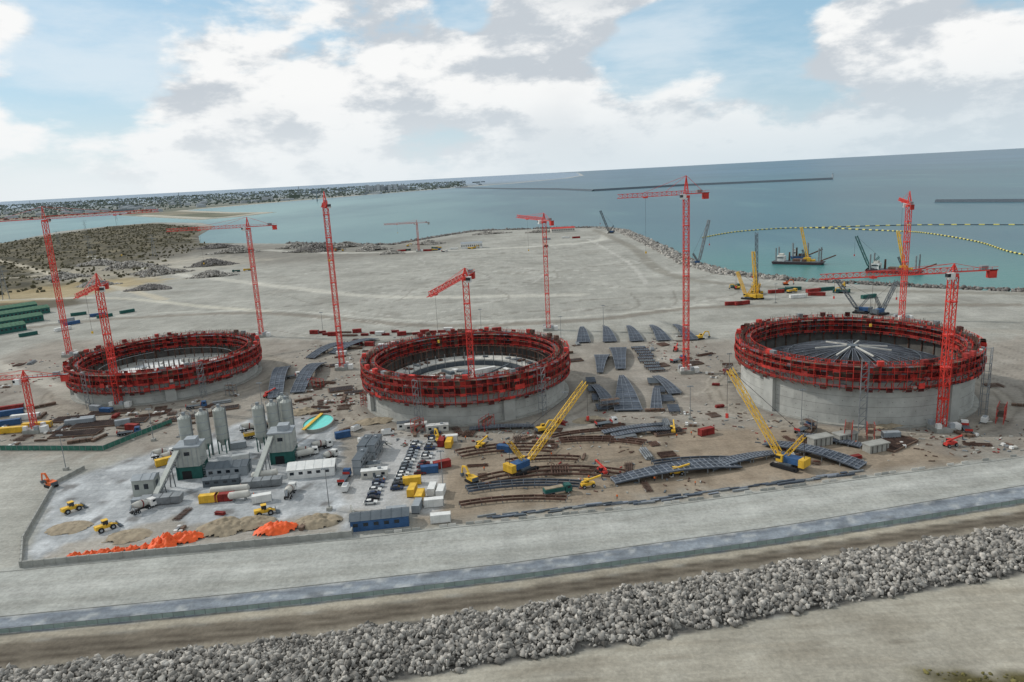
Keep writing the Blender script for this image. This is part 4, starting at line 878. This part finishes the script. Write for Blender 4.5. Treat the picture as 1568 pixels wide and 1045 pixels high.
n=2500; x=rng.uniform(60,150,n); y=rng.uniform(95,150,n); ok=(y<RLOW(x)-28-.35*(x-90)-1)&(x>78); x,y=x[ok],y[ok]
rocks('dry_grass_tufts',np.stack([x,y,np.full_like(x,.05)],1),rng.uniform(.15,.5,len(x)),mat('dry_grass',(104,98,58),.95,0,.3,.5,island=.4))
# ---------------------------------------------------------------- workers
def worker_mesh():
    V=[(0,0,.95),(0,0,1.2),(0,0,1.45),(0,0,1.56),(0,0,1.7),(.11,0,.9),(.13,.04,.5),(.14,0,.06),(.14,.13,.04),(-.11,0,.9),(-.13,.1,.5),(-.14,.02,.06),(-.14,.15,.04),(.2,0,1.42),(.27,.03,1.15),(.27,.16,.92),(-.2,0,1.42),(-.27,.0,1.15),(-.27,.12,.92)]
    E=[(0,1),(1,2),(2,3),(3,4),(0,5),(5,6),(6,7),(7,8),(0,9),(9,10),(10,11),(11,12),(2,13),(13,14),(14,15),(2,16),(16,17),(17,18)]
    Rr=[.16,.15,.17,.06,.1,.1,.07,.05,.04,.1,.07,.05,.04,.07,.055,.04,.07,.055,.04]
    me=bpy.data.meshes.new('w'); me.from_pydata(V,E,[]); o=bpy.data.objects.new('w',me); COL.objects.link(o)
    o.modifiers.new('s','SKIN')
    for i,r in enumerate(Rr): o.data.skin_vertices[0].data[i].radius=(r,r)
    o.data.skin_vertices[0].data[0].use_root=True
    o.modifiers.new('d','SUBSURF').levels=1
    bpy.context.view_layer.update(); dg=bpy.context.evaluated_depsgraph_get(); m2=bpy.data.meshes.new_from_object(o.evaluated_get(dg)); bpy.data.objects.remove(o)
    NAVY=mat('navy_trousers',(34,40,60),.9)
    m2.materials.clear(); m2.materials.append(HIVIS); m2.materials.append(NAVY); m2.materials.append(SKIN); m2.materials.append(WHITE)
    for p in m2.polygons:
        z=p.center.z; p.material_index=1 if z<.92 and abs(p.center.x)<.22 else 2 if (1.5<z<1.7) or (z<.97) else 3 if z>=1.7 else 0
    return m2
WM=worker_mesh(); random.seed(3)
for x,y in ((20,226),(23,228),(44,224),(-12,240),(12,250),(60,262),(66,264),(-46,235),(-70,252),(-95,236),(120,246),(98,232),(-88,228),(30,212),(56,219),(-20,272)): put(WM,'construction_worker',(x,y,0),random.uniform(0,6.28))
# ---------------------------------------------------------------- sky
W=bpy.data.worlds.new('World'); SC.world=W; W.use_nodes=True; nt=W.node_tree;N=nt.nodes;L=nt.links; bg=N['Background']
sky=N.new('ShaderNodeTexSky'); sky.sky_type='NISHITA'; sky.sun_disc=False; sky.sun_elevation=math.radians(36); sky.sun_rotation=math.radians(-68); sky.air_density=1.0; sky.dust_density=1.0; sky.ozone_density=2.0; sky.altitude=100
tc=N.new('ShaderNodeTexCoord'); D=tc.outputs['Generated']; sp=N.new('ShaderNodeSeparateXYZ'); L.new(D,sp.inputs[0])
def MA(op,a,b=0):
    r=N.new('ShaderNodeMath'); r.operation=op
    for i,v in enumerate((a,b)):
        if isinstance(v,(int,float)): r.inputs[i].default_value=v
        else: L.new(v,r.inputs[i])
    return r.outputs[0]
def MR(i,a,b,c,d,sm=True):
    r=N.new('ShaderNodeMapRange'); r.interpolation_type='SMOOTHSTEP' if sm else 'LINEAR'; L.new(i,r.inputs[0])
    for k,v in enumerate((a,b,c,d)): r.inputs[k+1].default_value=v
    return r.outputs[0]
def NOI(off,scale,det,rough,st=(1,1,2.2),dist=.1):
    mp=N.new('ShaderNodeMapping'); mp.inputs['Location'].default_value=off; mp.inputs['Scale'].default_value=st; L.new(D,mp.inputs[0])
    no=N.new('ShaderNodeTexNoise'); no.inputs['Scale'].default_value=scale; no.inputs['Detail'].default_value=det; no.inputs['Roughness'].default_value=rough; no.inputs['Distortion'].default_value=dist; L.new(mp.outputs[0],no.inputs['Vector']); return no.outputs['Fac']
def MX(f,a,b):
    r=N.new('ShaderNodeMix'); r.data_type='RGBA'
    if isinstance(f,(int,float)): r.inputs[0].default_value=f
    else: L.new(f,r.inputs[0])
    for i,v in ((6,a),(7,b)):
        if isinstance(v,tuple): r.inputs[i].default_value=(*v,1)
        else: L.new(v,r.inputs[i])
    return r.outputs[2]
bias=None
for cdir,rad,amt in (((.2,.97,.15),.09,-.20),((.33,.93,.17),.10,-.20),((-.031,.98,.21),.07,-.17),((-.446,.882,.165),.09,-.13),((.42,.89,.2),.08,-.12),((.08,.99,.13),.12,.10),((-.14,.98,.15),.14,.12),((-.35,.93,.12),.13,.08),((.46,.88,.12),.16,.12),((.02,.995,.08),.14,.12),((-.55,.82,.2),.12,.06),((.25,.96,.07),.12,.07),((-.25,.95,.24),.14,.08)):
    vd=N.new('ShaderNodeVectorMath'); vd.operation='DISTANCE'; L.new(D,vd.inputs[0]); vd.inputs[1].default_value=cdir
    g=MR(vd.outputs['Value'],0,rad,amt,0); bias=g if bias is None else MA('ADD',bias,g)
O=(3.1,1.7,.4)
nA=NOI(O,4.6,11,.55); nB=NOI((O[0]+.04,O[1],O[2]+.09),4.6,11,.55); nL=NOI((7,2,5),2.0,4,.5,(1,1,2.2)); nC=NOI((2,6,1),11,8,.6); nD=NOI((2.02,6,1.04),11,8,.6)
fA=MA('ADD',MA('ADD',nA,MR(nL,.3,.7,-.07,.09)),bias); cov=MR(fA,.40,.50,0,1)
df=MA('ADD',MA('SUBTRACT',nA,nB),MA('MULTIPLY',MA('SUBTRACT',nC,nD),.55))
lit=MR(df,-.11,.07,0,1); core=MR(fA,.48,.66,0,1)
K=10.0
skyc=MX(.6,sky.outputs[0],tuple(v*K for v in (.42,.68,.86)))
cl=MX(lit,tuple(v*K for v in (.57,.62,.67)),tuple(v*K for v in (.95,.955,.95)))
cl=MX(MA('MULTIPLY',MR(nL,.46,.66,0,.6),core),cl,tuple(v*K for v in (.56,.61,.66)))
thin=MR(NOI((1,5,2),3,7,.6,(1,1,4)),.4,.7,0,.6)
c=MX(thin,skyc,tuple(v*K for v in (.82,.88,.92)))
c=MX(cov,c,cl)
hz=MR(sp.outputs[2],-.02,.13,1,0); hl=MR(sp.outputs[0],-.6,.5,1,0)
hzc=MX(hl,tuple(v*K for v in (.64,.74,.80)),tuple(v*K for v in (.86,.90,.92)))
c=MX(MA('MULTIPLY',hz,.85),c,hzc)
L.new(c,bg.inputs[0]); bg.inputs[1].default_value=.1
sun=bpy.data.lights.new('sun','SUN'); sun.energy=2.5; sun.angle=math.radians(1.0); sun.color=(1,.96,.9); so=bpy.data.objects.new('sun',sun); COL.objects.link(so)
az=math.radians(-68);el=math.radians(36); so.rotation_euler=Vector((math.sin(az)*math.cos(el),math.cos(az)*math.cos(el),math.sin(el))).to_track_quat('Z','Y').to_euler()
# ---------------------------------------------------------------- camera
H=100;f=1130;p=math.atan(256/1130);r=math.radians(3)
cam=bpy.data.cameras.new('camera');co=bpy.data.objects.new('camera',cam);COL.objects.link(co)
R_=Vector((1,0,0));U_=Vector((0,math.sin(p),math.cos(p)));B_=Vector((0,-math.cos(p),math.sin(p)))
m=Matrix((R_*math.cos(r)-U_*math.sin(r),R_*math.sin(r)+U_*math.cos(r),B_)).transposed().to_4x4();m.translation=(0,0,H);co.matrix_world=m
cam.lens=36*f/1568;cam.clip_start=1;cam.clip_end=2e5;SC.camera=co
